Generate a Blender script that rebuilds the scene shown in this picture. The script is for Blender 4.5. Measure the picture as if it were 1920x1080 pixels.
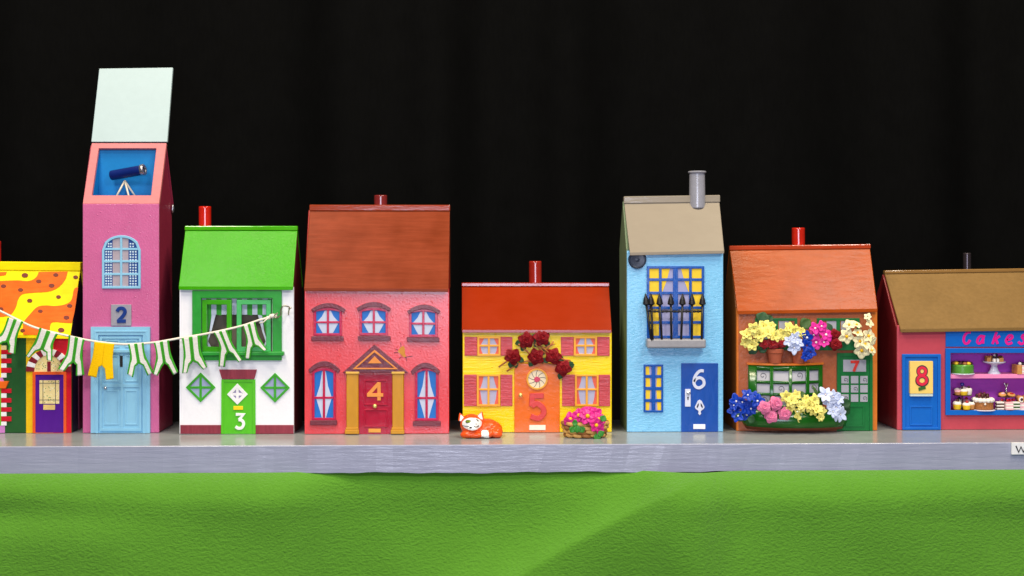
import bpy, math, random
from mathutils import Vector, Matrix
random.seed(11)
sc = bpy.context.scene
for o in list(bpy.data.objects): bpy.data.objects.remove(o)

# ------------------------------------------------------------------ camera, world, lamps, exposure
U = 0.0006            # one unit used below = 0.6 mm; the model houses are about 16 cm wide
DIST = 2500.0         # camera to house fronts, in units
CXP, CYP, KR = 900.0, 460.0, 0.004
CAMH = 351.0          # camera height above the shelf top
cd = bpy.data.cameras.new('camera'); cam = bpy.data.objects.new('camera', cd)
sc.collection.objects.link(cam); sc.camera = cam
cd.sensor_width = 36; cd.lens = DIST * 36 / 1920
cd.shift_x = 60 / 1920; cd.shift_y = -80 / 1920
cd.clip_start = 0.05; cd.clip_end = 50
cam.matrix_world = Matrix.Translation((0, -DIST * U, CAMH * U)) @ Matrix.Rotation(math.pi / 2, 4, 'X') @ Matrix.Rotation(-KR, 4, 'Z')

w = bpy.data.worlds.new("World"); sc.world = w; w.use_nodes = True
w.node_tree.nodes['Background'].inputs[0].default_value = (0.75, 0.8, 1.0, 1)
w.node_tree.nodes['Background'].inputs[1].default_value = 0.05

def area(name, loc, aim, sx, sy, power, col):
    l = bpy.data.lights.new(name, 'AREA'); l.shape = 'RECTANGLE'; l.size = sx; l.size_y = sy
    l.energy = power; l.color = col
    o = bpy.data.objects.new(name, l); sc.collection.objects.link(o); o.location = loc
    o.rotation_euler = (Vector(aim) - Vector(loc)).to_track_quat('-Z', 'Y').to_euler()
    return o
area('spot_left', (-0.55, -1.50, 1.15), (-0.25, 0, 0.1), 0.3, 0.3, 8.5, (1.0, 0.96, 0.91))
area('spot_right', (0.66, -1.50, 1.15), (0.35, 0, 0.1), 0.3, 0.3, 8.5, (1.0, 0.96, 0.91))
area('ceiling_lamp_left', (-0.62, -0.80, 1.42), (-0.2, -0.05, 0.0), 0.24, 0.24, 7.5, (1.0, 0.92, 0.78))
area('ceiling_lamp_right', (0.82, -0.80, 1.42), (0.35, -0.05, 0.0), 0.24, 0.24, 7.5, (1.0, 0.92, 0.78))
area('strip_lamp_left', (-0.60, -0.50, 1.75), (-0.35, -0.12, 0.0), 0.7, 0.15, 16, (1.0, 0.86, 0.60))
area('strip_lamp_right', (0.78, -0.50, 1.75), (0.45, -0.12, 0.0), 0.7, 0.15, 16, (1.0, 0.86, 0.60))
area('softbox', (0.04, -1.85, 0.20), (0.03, 0, 0.12), 0.75, 0.42, 11.5, (0.76, 0.80, 1.0))
sc.view_settings.view_transform = 'Standard'; sc.view_settings.look = 'None'
sc.view_settings.exposure = 0; sc.view_settings.gamma = 1
sc.render.engine = 'CYCLES'

# ------------------------------------------------------------------ helpers
def lin(c):
    r = []
    for v in c:
        v /= 255.0
        r.append(v / 12.92 if v <= 0.04045 else ((v + 0.055) / 1.055) ** 2.4)
    return tuple(r)

_mats = {}
def paint(col, rough=0.3, bump=0.25, grain=(200, 200, 200), var=0.10, nib=0.0, spec=0.35, dist=0.0006, metal=0.0, sheen=0.0, coat=0.0):
    key = (col, rough, bump, grain, var, nib, spec, dist, metal, sheen, coat)
    if key in _mats: return _mats[key]
    m = bpy.data.materials.new('paint'); m.use_nodes = True
    nt = m.node_tree; b = nt.nodes['Principled BSDF']; N = nt.nodes.new; L = nt.links.new
    c = lin(col)
    tc = N('ShaderNodeTexCoord'); mp = N('ShaderNodeMapping'); mp.inputs['Scale'].default_value = grain
    L(tc.outputs['Object'], mp.inputs['Vector'])
    n1 = N('ShaderNodeTexNoise'); n1.inputs['Scale'].default_value = 1.0; n1.inputs['Detail'].default_value = 4; n1.inputs['Roughness'].default_value = 0.6
    L(mp.outputs[0], n1.inputs['Vector'])
    n2 = N('ShaderNodeTexNoise'); n2.inputs['Scale'].default_value = 28.0; n2.inputs['Detail'].default_value = 3
    L(tc.outputs['Object'], n2.inputs['Vector'])
    add = N('ShaderNodeMath'); add.operation = 'ADD'; L(n1.outputs['Fac'], add.inputs[0]); L(n2.outputs['Fac'], add.inputs[1])
    mr = N('ShaderNodeMapRange'); mr.inputs['From Min'].default_value = 0.65; mr.inputs['From Max'].default_value = 1.35
    L(add.outputs[0], mr.inputs['Value'])
    mx = N('ShaderNodeMix'); mx.data_type = 'RGBA'
    mx.inputs[6].default_value = tuple(v * (1 - var) for v in c) + (1,)
    mx.inputs[7].default_value = tuple(min(1, v * (1 + var) + 0.004 * var * 10) for v in c) + (1,)
    L(mr.outputs[0], mx.inputs[0]); L(mx.outputs[2], b.inputs['Base Color'])
    b.inputs['Roughness'].default_value = rough
    b.inputs['Specular IOR Level'].default_value = spec
    b.inputs['Metallic'].default_value = metal
    if coat: b.inputs['Coat Weight'].default_value = coat; b.inputs['Coat Roughness'].default_value = 0.15
    if sheen: b.inputs['Sheen Weight'].default_value = sheen
    rr = N('ShaderNodeMapRange'); rr.inputs['To Min'].default_value = max(0.05, rough - 0.05); rr.inputs['To Max'].default_value = min(1, rough + 0.06)
    L(n2.outputs['Fac'], rr.inputs['Value']); L(rr.outputs[0], b.inputs['Roughness'])
    if bump:
        bp = N('ShaderNodeBump'); bp.inputs['Strength'].default_value = bump; bp.inputs['Distance'].default_value = dist
        h = n1.outputs['Fac']
        if nib:
            vo = N('ShaderNodeTexVoronoi'); vo.inputs['Scale'].default_value = 170
            L(tc.outputs['Object'], vo.inputs['Vector'])
            m2 = N('ShaderNodeMapRange'); m2.inputs['From Min'].default_value = 0.15; m2.inputs['From Max'].default_value = 0.02
            m2.inputs['To Max'].default_value = nib
            L(vo.outputs['Distance'], m2.inputs['Value'])
            a2 = N('ShaderNodeMath'); a2.operation = 'ADD'; L(h, a2.inputs[0]); L(m2.outputs[0], a2.inputs[1]); h = a2.outputs[0]
        L(h, bp.inputs['Height']); L(bp.outputs[0], b.inputs['Normal'])
    _mats[key] = m
    return m

def W(px, py, f):
    X = px - CXP; Y = CYP - py
    x = X + KR * Y; y = Y - KR * X
    s = (DIST + f) / DIST
    return Vector((x * s * U, f * U, (CAMH + y * s) * U))

def sarea(p):
    return sum(p[i][0] * p[(i + 1) % len(p)][1] - p[(i + 1) % len(p)][0] * p[i][1] for i in range(len(p))) / 2
def inset(poly, d):
    n = len(poly); sg = 1 if sarea(poly) > 0 else -1; out = []
    for i in range(n):
        a, b, c = Vector(poly[i - 1]), Vector(poly[i]), Vector(poly[(i + 1) % n])
        e1 = (b - a).normalized(); e2 = (c - b).normalized()
        n1 = Vector((-e1.y, e1.x)) * sg; n2 = Vector((-e2.y, e2.x)) * sg
        m = (n1 + n2); k = max(0.35, 1 + n1.dot(n2)); out.append(tuple(b + m * (d / k)))
    return out
def rect(x0, y0, x1, y1): return [(x0, y0), (x1, y0), (x1, y1), (x0, y1)]
def catmull(pts, n=6, closed=False):
    P = [Vector(p) for p in pts]; out = []; m = len(P)
    for i in range(m if closed else m - 1):
        if closed: a, b, c, d = P[i - 1], P[i], P[(i + 1) % m], P[(i + 2) % m]
        else: a, b, c, d = P[max(0, i - 1)], P[i], P[i + 1], P[min(m - 1, i + 2)]
        for k in range(n):
            t = k / n
            out.append(0.5 * ((2 * b) + (c - a) * t + (2 * a - 5 * b + 4 * c - d) * t * t + (3 * b - a - 3 * c + d) * t ** 3))
    if not closed: out.append(P[-1])
    return out

class MB:
    def __init__(s): s.v = []; s.f = []; s.m = []; s.s = []
    def face(s, idx, m=0, sm=False): s.f.append(tuple(idx)); s.m.append(m); s.s.append(sm)
    def add(s, pts): b = len(s.v); s.v += [Vector(p) for p in pts]; return b
    def hexa(s, p, m=0):          # p: 4 bottom, 4 top
        b = s.add(p)
        for q in ((3, 2, 1, 0), (4, 5, 6, 7), (0, 1, 5, 4), (1, 2, 6, 5), (2, 3, 7, 6), (3, 0, 4, 7)): s.face([b + i for i in q], m)
        return s
    def box(s, x0, x1, y0, y1, z0, z1, m=0):
        return s.hexa([(x0, y0, z0), (x1, y0, z0), (x1, y1, z0), (x0, y1, z0), (x0, y0, z1), (x1, y0, z1), (x1, y1, z1), (x0, y1, z1)], m)
    def prism(s, f, poly, o0, o1, m=0, jit=0.0):   # outline on a house front at depth f, standing o0..o1 proud of it
        if sarea(poly) > 0: poly = list(reversed(poly))   # y runs down: make it counter-clockwise seen from the front
        pts = [W(p[0] + random.uniform(-jit, jit), p[1] + random.uniform(-jit, jit), f - o1) for p in poly]
        for p in pts: p.z = max(p.z, 0.0002) if p.z > -0.002 else p.z
        n = len(pts)
        a = s.add([(p.x, (f - o1) * U, p.z) for p in pts]); b = s.add([(p.x, (f - o0) * U, p.z) for p in pts])
        s.face([a + i for i in range(n)], m); s.face([b + n - 1 - i for i in range(n)], m)
        for i in range(n):
            j = (i + 1) % n; s.face([a + i, b + i, b + j, a + j], m)
        return s
    def ring(s, f, outer, inner, o0, o1, m=0):
        if sarea(outer) > 0: outer = list(reversed(outer)); inner = list(reversed(inner))
        n = len(outer)
        A = [W(p[0], p[1], f - o1) for p in outer]; B = [W(p[0], p[1], f - o1) for p in inner]
        for p in A + B: p.z = max(p.z, 0.0002) if p.z > -0.002 else p.z
        y1 = (f - o1) * U; y0 = (f - o0) * U
        a = s.add([(p.x, y1, p.z) for p in A]); b = s.add([(p.x, y1, p.z) for p in B])
        c = s.add([(p.x, y0, p.z) for p in A]); d = s.add([(p.x, y0, p.z) for p in B])
        for i in range(n):
            j = (i + 1) % n
            s.face([a + i, a + j, b + j, b + i], m); s.face([a + j, a + i, c + i, c + j], m)
            s.face([b + i, b + j, d + j, d + i], m); s.face([c + i, d + i, d + j, c + j], m)
        return s
    def stroke(s, f, pts, wd, o0, o1, m=0, closed=False):
        P = [Vector((p[0], p[1])) for p in pts]; n = len(P); Lf = []; Rt = []
        for i in range(n):
            if closed: e1 = (P[i] - P[i - 1]).normalized(); e2 = (P[(i + 1) % n] - P[i]).normalized()
            else:
                e1 = (P[i] - P[i - 1]).normalized() if i else (P[1] - P[0]).normalized()
                e2 = (P[i + 1] - P[i]).normalized() if i < n - 1 else e1
            n1 = Vector((-e1.y, e1.x)); n2 = Vector((-e2.y, e2.x)); k = max(0.5, 1 + n1.dot(n2))
            d = (n1 + n2) * (wd / 2 / k); Lf.append(tuple(P[i] + d)); Rt.append(tuple(P[i] - d))
        if closed:
            if abs(sarea(Lf)) < abs(sarea(Rt)): Lf, Rt = Rt, Lf
            return s.ring(f, Lf, Rt, o0, o1, m)
        return s.prism(f, Lf + Rt[::-1], o0, o1, m)
    def ell(s, c, r, nu=14, nv=8, m=0, rot=None):
        c = Vector(c); idx = []
        for j in range(nv + 1):
            th = math.pi * j / nv; row = []
            for i in range(nu):
                ph = 2 * math.pi * i / nu
                p = Vector((r[0] * math.sin(th) * math.cos(ph), r[1] * math.sin(th) * math.sin(ph), r[2] * math.cos(th)))
                if rot: p = rot @ p
                row.append(s.add([c + p]))
            idx.append(row)
        for j in range(nv):
            for i in range(nu):
                k = (i + 1) % nu
                s.face([idx[j][i], idx[j + 1][i], idx[j + 1][k], idx[j][k]], m, True)
        return s
    def tube(s, pts, r, seg=8, m=0):
        P = [Vector(p) for p in pts]; n = len(P); rows = []
        R = r if isinstance(r, (list, tuple)) else [r] * n
        up = Vector((0.13, -0.9, 0.31)).normalized()
        for i in range(n):
            t = (P[min(n - 1, i + 1)] - P[max(0, i - 1)]).normalized()
            a = t.cross(up)
            if a.length < 0.05: a = t.cross(Vector((1, 0, 0)))
            a.normalize(); b = a.cross(t)
            rows.append([s.add([P[i] + (a * math.cos(2 * math.pi * k / seg) + b * math.sin(2 * math.pi * k / seg)) * R[i]]) for k in range(seg)])
        for i in range(n - 1):
            for k in range(seg):
                l = (k + 1) % seg
                s.face([rows[i][k], rows[i][l], rows[i + 1][l], rows[i + 1][k]], m, True)
        s.face(rows[0][::-1], m); s.face(rows[-1], m)
        return s
    def lathe(s, c, prof, seg=28, m=0, axis=None):
        c = Vector(c); rows = []
        pp = [prof[0]]
        for (r0, z0), (r1, z1) in zip(prof, prof[1:]):
            pp += [(r0 + (r1 - r0) * t, z0 + (z1 - z0) * t) for t in (0.06, 0.94)] + [(r1, z1)]
        prof = pp
        q = Vector((0, 0, 1)).rotation_difference(Vector(axis)).to_matrix() if axis else None
        for r, z in prof:
            row = []
            for k in range(seg):
                p = Vector((r * math.cos(2 * math.pi * k / seg), r * math.sin(2 * math.pi * k / seg), z))
                row.append(s.add([c + (q @ p if q else p)]))
            rows.append(row)
        for i in range(len(rows) - 1):
            for k in range(seg):
                l = (k + 1) % seg
                s.face([rows[i][k], rows[i][l], rows[i + 1][l], rows[i + 1][k]], m, True)
        s.face(rows[0][::-1], m); s.face(rows[-1], m)
        return s
    def grid(s, fn, nu, nv, m=0, sm=True):
        ids = [[s.add([fn(i / nu, j / nv)]) for i in range(nu + 1)] for j in range(nv + 1)]
        for j in range(nv):
            for i in range(nu):
                mm = m(i, j) if callable(m) else m
                s.face([ids[j][i], ids[j][i + 1], ids[j + 1][i + 1], ids[j + 1][i]], mm, sm)
        return s
    def build(s, name, mats, parent=None, bevel=0.0, solid=0.0):
        root = parent
        while root is not None and root.parent is not None: root = root.parent
        off = Vector(root['_loc']) if root is not None and '_loc' in root else Vector((0, 0, 0))
        me = bpy.data.meshes.new(name)
        me.from_pydata([tuple(p - off) for p in s.v], [], s.f)
        if not isinstance(mats, (list, tuple)): mats = [mats]
        for m in mats: me.materials.append(m)
        me.polygons.foreach_set('material_index', s.m); me.polygons.foreach_set('use_smooth', s.s); me.update()
        o = bpy.data.objects.new(name, me); sc.collection.objects.link(o)
        if parent is not None: o.parent = parent
        if solid:
            md = o.modifiers.new('thickness', 'SOLIDIFY'); md.thickness = solid; md.offset = 0
        if bevel:
            md = o.modifiers.new('bevel', 'BEVEL'); md.width = bevel * U; md.segments = 2; md.limit_method = 'ANGLE'; md.angle_limit = math.radians(40)
        return o

def tag(o, label, cat, group=None):
    o['label'] = label; o['category'] = cat
    if group: o['group'] = group
    return o
def thing(name, loc, label, cat, group=None):
    o = bpy.data.objects.new(name, None); sc.collection.objects.link(o); o.location = loc
    o.empty_display_size = 0.01; o['_loc'] = tuple(loc)
    return tag(o, label, cat, group)
def solo(mb, name, mats, label, cat, group=None, **k):
    """a thing that is a single mesh: origin moved to its base"""
    xs = [p.x for p in mb.v]; ys = [p.y for p in mb.v]; zs = [p.z for p in mb.v]
    off = Vector(((min(xs) + max(xs)) / 2, (min(ys) + max(ys)) / 2, min(zs)))
    mb.v = [p - off for p in mb.v]
    o = mb.build(name, mats, None, **k); o.location = off
    return tag(o, label, cat, group)

DIG = {
 '2': [('c', [(.06, .26), (.28, .06), (.68, .05), (.9, .24), (.78, .48), (.45, .74), (.14, .94)]), ('l', [(.06, .94), (.98, .92)])],
 '3': [('l', [(.06, .06), (.9, .06), (.40, .42)]), ('c', [(.36, .41), (.74, .46), (.92, .68), (.72, .93), (.34, .97), (.02, .86)])],
 '4': [('l', [(.74, 1), (.74, 0)]), ('l', [(.74, .04), (.08, .68)]), ('l', [(.0, .70), (1, .70)])],
 '5': [('l', [(.96, .05), (.16, .05), (.12, .48)]), ('c', [(.10, .47), (.5, .37), (.92, .56), (.92, .82), (.55, .97), (.04, .88)])],
 '6': [('c', [(.90, .05), (.55, .06), (.2, .32), (.07, .68), (.25, .93), (.58, .97), (.9, .80), (.86, .54), (.55, .42), (.25, .50), (.1, .66)])],
 '7': [('l', [(.02, .08), (.95, .08), (.42, 1)])],
 '8': [('o', [(.5, .04), (.85, .14), (.85, .36), (.5, .47), (.15, .36), (.15, .14)]), ('o', [(.5, .50), (.94, .62), (.94, .86), (.5, .98), (.06, .86), (.06, .62)])],
 'C': [('c', [(1.0, .04), (.62, .03), (.2, .3), (.08, .72), (.3, .96), (.66, .9), (.92, .66)])],
 'a': [('o', [(.62, .08), (.28, .3), (.1, .72), (.3, .94), (.62, .78), (.86, .3)]), ('c', [(.98, .0), (.86, .45), (.84, .95)])],
 'k': [('l', [(.58, 0), (.06, 1)]), ('l', [(1, .32), (.42, .60)]), ('l', [(.44, .52), (.72, 1)])],
 'e': [('c', [(.22, .55), (.66, .46), (.92, .22), (.72, .03), (.38, .16), (.1, .6), (.26, .93), (.62, .93), (.9, .8)])],
 's': [('c', [(.95, .1), (.62, .06), (.48, .3), (.72, .55), (.66, .86), (.34, .96), (.06, .74)])],
 'W': [('l', [(0, 0), (.27, 1), (.5, .15), (.73, 1), (1, 0)])],
}
def glyph(f, ch, x0, y0, x1, y1, wd, o0, o1):
    mb = MB(); k = 0
    for kind, pts in DIG[ch]:
        P = [(x0 + p[0] * (x1 - x0), y0 + p[1] * (y1 - y0)) for p in pts]
        if kind != 'l': P = [tuple(q) for q in catmull(P, 5, kind == 'o')]
        mb.stroke(f, P, wd, o0, o1 + 0.25 * k, 0, kind == 'o'); k += 1
    return mb

# ------------------------------------------------------------------ setting: backdrop, shelf, cloth
M_curtain = paint((12, 12, 12), 0.95, 0.1, (300, 300, 60), 0.02, spec=0.0)
def curtain_pt(u, v):
    x = -2.2 + 4.6 * u; z = 1.5 - 2.4 * v
    y = 0.42 + 0.03 * math.sin(x * 11 + 0.8 * math.sin(x * 5.1)) + 0.014 * math.sin(x * 37 + 2 * math.sin(x * 7) + 1.3) + 0.01 * math.sin(x * 9 + z * 2)
    return (x, y, z)
o = MB().grid(curtain_pt, 360, 10).build('backdrop', M_curtain); o['kind'] = 'structure'

M_shelf = paint((160, 163, 186), 0.22, 0.4, (30, 60, 300), 0.05, nib=0.2, spec=0.7, dist=0.0009)  # grey shelf front, the cool frontal light's lilac mixed into its base colour
M_shelf_top = paint((150, 155, 158), 0.22, 0.12, (25, 240, 200), 0.08, dist=0.0005)
FS = -152
mb = MB()
x0, x1 = -1700 * U, 1900 * U; yf = FS * U; yb = 172 * U; zb = -49 * U
n = 240; top_f = []; bot_f = []
def edge(x): return U * (0.8 * math.sin(x * 31) + 0.6 * math.sin(x * 87 + 1) + 0.5 * math.sin(x * 190))
for i in range(n + 1):
    x = x0 + (x1 - x0) * i / n
    top_f.append((x, yf + 0.4 * edge(x * 1.3), -1.4 * U)); bot_f.append((x, yf + 0.5 * edge(x), zb + edge(x + 3)))
a = mb.add(top_f); b = mb.add(bot_f); c = mb.add([(p[0], yf + 1.6 * U, 0) for p in top_f]); d = mb.add([(p[0], yb, 0) for p in top_f]); e = mb.add([(p[0], yb, zb) for p in top_f])
for i in range(n):
    mb.face([b + i, b + i + 1, a + i + 1, a + i], 0); mb.face([a + i, a + i + 1, c + i + 1, c + i], 0, True)
    mb.face([c + i, c + i + 1, d + i + 1, d + i], 1); mb.face([d + i, d + i + 1, e + i + 1, e + i], 0); mb.face([e + i, e + i + 1, b + i + 1, b + i], 0)
shelf = solo(mb, 'shelf', [M_shelf, M_shelf_top], 'long grey painted wooden shelf under the row of model houses', 'shelf')

def sstep(a, b, x):
    t = max(0, min(1, (x - a) / (b - a))); return t * t * (3 - 2 * t)
def cloth_pt(u, v):
    px = -500 + 2900 * u; t = 420 * v ** 1.35
    side = max(1 - sstep(500, 680, px), sstep(1180, 1330, px))
    F = 139 + 17 * side + (10 + 34 * side) * (1 - math.exp(-t / 22)) + 0.05 * t
    F -= (1 + 3 * side) * sstep(38, 84, t) - 9 * sstep(90, 260, t)
    F += 5 * math.sin(px / 190 + t / 130) * sstep(0, 90, t) + 3.5 * math.sin(px / 83 - t / 70 + 1) * sstep(0, 120, t)
    F -= 16 * math.exp(-((px + 20) / 230) ** 2) * math.exp(-((t - 62) / 34) ** 2)
    # one long fold running down to the left from under the shelf
    sd = ((1330 - px) * 0.42 + 0.00018 * max(0, 1330 - px) ** 2) - t        # above the ridge line: positive
    fade = (1 - sstep(1250, 1400, px)) * sstep(430, 1000, px)
    F += 40 * fade * (math.exp(-sd / 46) if sd > 0 else math.exp(-(-sd / 210) ** 1.9))
    s = (DIST - F) / DIST
    p = W(px, 885, -F)
    return (p.x, -F * U, (-47 - t) * U)
M_felt = paint((88, 145, 40), 0.95, 0.9, (270, 320, 390), 0.05, spec=0.08, dist=0.0019, sheen=0.25)
cl = MB().grid(cloth_pt, 330, 110)
solo(cl, 'felt_cloth', M_felt, 'green felt cloth hanging in soft folds below the grey shelf', 'cloth')
# ------------------------------------------------------------------ houses
HG = 'painted wooden houses on the shelf'
def house(cx, f, label, cat='model house'):
    p = W(cx, 800, f); r = thing('model_house', (p.x, f * U, 0), label, cat, HG); return r

def body(r, f, x0, x1, yt, yb, ev, rd, dr, front, side, roofm, hole=None, front_t=6, eo=8, lip=6, cap=9, capd=9, roof_front=True, capm=None):
    """ev / rd: (xl, yl, xr, yr) of the eave and ridge corners as seen; dr: depth of the ridge behind the front"""
    mb = MB()
    if hole: mb.ring(f, rect(x0, yt, x1, yb), rect(*hole), -front_t, 0)
    else: mb.prism(f, rect(x0, yt, x1, yb), -front_t, 0)
    wall = mb.build('front_wall', front, r, bevel=1.0)
    EL, ER = W(ev[0], ev[1], f - eo), W(ev[2], ev[3], f - eo)
    RL, RR = W(rd[0], rd[1], f + dr), W(rd[2], rd[3], f + dr)
    nn = (ER - EL).cross(RR - EL).normalized(); RL = RL - nn * (RL - EL).dot(nn)
    zE = (EL.z + ER.z) / 2; zR = (RL.z + RR.z) / 2
    sl = (zR - zE) / ((dr + eo) * U)
    A = W(x0, yb, f); B = W(x1, yb, f)
    zf = zE + sl * eo * U - lip * 1.25 * U; zr = zR - lip * 1.25 * U
    yb_ = (f + 2 * dr) * U
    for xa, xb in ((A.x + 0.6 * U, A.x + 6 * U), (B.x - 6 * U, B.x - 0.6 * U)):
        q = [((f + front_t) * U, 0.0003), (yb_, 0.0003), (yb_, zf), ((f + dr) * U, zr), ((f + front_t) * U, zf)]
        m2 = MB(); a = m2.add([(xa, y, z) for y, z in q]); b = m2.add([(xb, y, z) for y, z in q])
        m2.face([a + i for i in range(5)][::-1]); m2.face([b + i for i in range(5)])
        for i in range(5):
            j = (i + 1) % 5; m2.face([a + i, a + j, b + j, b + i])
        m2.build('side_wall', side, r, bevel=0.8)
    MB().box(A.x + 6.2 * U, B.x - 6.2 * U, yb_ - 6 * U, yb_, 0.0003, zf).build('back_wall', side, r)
    l = lip * U
    def slab(a, b, c, d):      # eave left/right, ridge right/left (top surface)
        dz = Vector((0, 0, -l))
        return MB().hexa([a + dz, b + dz, c + dz, d + dz, a, b, c, d])
    rf = None
    if roof_front:
        rf = slab(EL, ER, RR, RL).build('roof', roofm, r, bevel=1.2)
    BL = Vector((EL.x, (f + 2 * dr + eo) * U, zE)); BR = Vector((ER.x, (f + 2 * dr + eo) * U, zE))
    g = Vector((0, 1.2 * U, 0))
    bk = slab(RL + g, RR + g, BR, BL)
    back = bk.build('roof', roofm, r, bevel=1.2)
    if cap:
        c = MB(); cz = cap * U; cy = capd * U
        fw_ = cz * 0.85 / sl + 2.0 * U; o1 = Vector((0, -fw_, -cz * 0.85)); o2 = Vector((0, cy * 0.65, -cz * 0.85)); o3 = Vector((0, cy * 0.65, cz * 0.15)); o4 = Vector((0, -fw_ + 0.5 * U, cz * 0.15))
        e = Vector((0.7 * U, 0, 0))
        c.hexa([RL + o1 - e, RR + o1 + e, RR + o2 + e, RL + o2 - e, RL + o4 - e, RR + o4 + e, RR + o3 + e, RL + o3 - e])
        c.build('ridge_cap', capm or roofm, rf or back, bevel=1.6)
    return wall, rf, (RL, RR)

def chimney(par, f, dr, px0, px1, py0, py1, mat, flare=0, back=None):
    if back is None: back = (px1 - px0) / 2 + 5
    a = W(px0, py1, f + dr + back); b = W(px1, py1, f + dr + back); t = W(px0, py0, f + dr + back)
    rr = (b.x - a.x) / 2; h = t.z - a.z; c = Vector(((a.x + b.x) / 2, (f + dr + back) * U, a.z - 8 * U)); h += 8 * U
    if flare: prof = [(rr, 0), (rr * 0.97, h * 0.55), (rr * 0.94, h - 4.5 * U), (rr * 1.1, h - 3.4 * U), (rr * 1.14, h - 1.5 * U), (rr * 1.06, h), (rr * 0.75, h), (rr * 0.7, h - 5 * U)]
    else: prof = [(rr, 0), (rr, h - 1.0 * U), (rr - 1.0 * U, h)]
    return MB().lathe(c, prof, 32).build('chimney', mat, par)

def arch_rect(x0, y0, x1, y1, a, n=12, circ=True):
    m = (x0 + x1) / 2; hw = (x1 - x0) / 2; top = []
    for i in range(n + 1):
        u = -1 + 2 * i / n
        k = (1 - math.sqrt(max(0, 1 - u * u))) if circ else u * u
        top.append((m + u * hw, y0 + a * k))
    return top + [(x1, y1), (x0, y1)]

def window(r, f, x0, y0, x1, y1, fw, vx, hy, fm, pm, curt=(), o=0.0, arch=0, circ=False, mw=3, th=2.6, name='window', jit=0):
    outer = arch_rect(x0, y0, x1, y1, arch, circ=circ) if arch else rect(x0, y0, x1, y1)
    inner = inset(outer, fw)
    w_ = MB().prism(f, inset(outer, fw * 0.6), o - 1.5, o + 0.5).build(name, pm, r)
    k = 0
    for poly, m in curt:
        MB().prism(f, poly, o + 0.4, o + 0.9 + 0.1 * k).build('curtain', m, w_); k += 1
    fr = MB().ring(f, outer, inner, o - 0.8, o + th)
    for v in vx:
        ww = v[1] if isinstance(v, tuple) else mw; v = v[0] if isinstance(v, tuple) else v
        top = y0 + fw * 0.7 + (arch * (0 if not circ else 0))
        fr.prism(f, rect(v - ww / 2, top, v + ww / 2, y1 - fw * 0.6), o, o + th - 0.3, jit=jit)
    for h in hy: fr.prism(f, rect(x0 + fw * 0.6, h - mw / 2, x1 - fw * 0.6, h + mw / 2), o, o + th - 0.6, jit=jit)
    fr.build('frame', fm, w_, bevel=0.5)
    return w_

def knob(par, f, px, py, rr, mat, o=4, name='handle'):
    p = W(px, py, f - o)
    mb = MB().ell((p.x, p.y, p.z), (rr * U, rr * U * 0.8, rr * U), 14, 8)
    mb.lathe((p.x, (f - 0.2) * U, p.z), [(rr * 0.45 * U, 0), (rr * 0.45 * U, o * U)], 10, axis=(0, -1, 0))
    return mb.build(name, mat, par)

M_brass = paint((236, 214, 130), 0.25, 0.05, metal=0.6)
M_steel = paint((200, 200, 205), 0.25, 0.05, metal=0.9)
M_black = paint((24, 22, 26), 0.4, 0.1)
M_ink = paint((52, 46, 60), 0.6, 0)
M_white = paint((240, 238, 240), 0.5, 0.1)
M_lace = paint((178, 178, 205), 0.55, 0.1, var=0.05)
M_grey = paint((176, 172, 190), 0.5, 0.08, var=0.05)

# ---------------- house 1 (cut by the left edge of the photograph)
f = 16
r1 = house(40, f, 'crazy striped model house with yellow and orange spotted wavy roof, at the far left')
M_y1 = paint((250, 226, 8), 0.4, 0.15, (60, 200, 300), spec=0.12); M_o1 = paint((234, 104, 22), 0.42, 0.25, (60, 200, 300), 0.2, spec=0.12)
M_navy1 = paint((34, 24, 58), 0.45, 0.2); M_mag1 = paint((112, 22, 62), 0.45, 0.2)
M_g1 = paint((34, 88, 38), 0.4, 0.2, (150, 150, 150)); M_red1 = paint((206, 14, 40), 0.38, 0.2); M_mar1 = paint((128, 16, 36), 0.45, 0.2)
M_cream1 = paint((246, 216, 150), 0.5, 0.15, var=0.2)
M_lil1 = paint((206, 130, 200), 0.45, 0.15); M_lime1 = paint((120, 200, 40), 0.45, 0.15)
wall1, roof1, RR1 = body(r1, f, -190, 134, 626, 812, (-200, 624, 131.5, 630), (-178, 492, 152.5, 494), 58, M_g1, M_navy1, M_y1, cap=17, capd=14, lip=6)
B = W(133.4, 700, f); MB().box(B.x - 2 * U, B.x + 0.8 * U, (f + 46) * U, (f + 112) * U, 0.0006, 0.105).build('side_stripe', M_mag1, r1)
MB().prism(f, rect(49, 627, 100, 812), -1, 0.8).build('yellow_stripe', paint((240, 192, 6), 0.4, 0.2), r1)
MB().prism(f, rect(100, 627, 133.6, 812), -1, 0.9).build('red_stripe', M_red1, r1)
# roof pattern: raised paint patches on the slope, given in the picture's roof plane
ev1 = (-200, 624, 131.5, 630); E1a, E1b, R1a, R1b = W(ev1[0], ev1[1], f - 8), W(ev1[2], ev1[3], f - 8), W(-178, 492, f + 58), W(152.5, 494, f + 58)
nrm = (E1b - E1a).cross(R1b - E1a).normalized()
if nrm.y > 0: nrm = -nrm
cpos = Vector((CXP * 0, -DIST * U, CAMH * U))
def on_roof(px, py, h):
    q = W(px, py, 0); d = (q - cpos); t = (E1a - cpos).dot(nrm) / d.dot(nrm); return cpos + d * t + nrm * h * U
def roof_patch(poly, name, m, h):
    if sarea(poly) > 0: poly = poly[::-1]
    mb = MB(); a = mb.add([on_roof(x, y, h) for x, y in poly]); b = mb.add([on_roof(x, y, -0.5) for x, y in poly]); n = len(poly)
    mb.face([a + i for i in range(n)])
    for i in range(n): mb.face([a + i, b + i, b + (i + 1) % n, a + (i + 1) % n])
    return mb.build(name, m, roof1)
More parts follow.
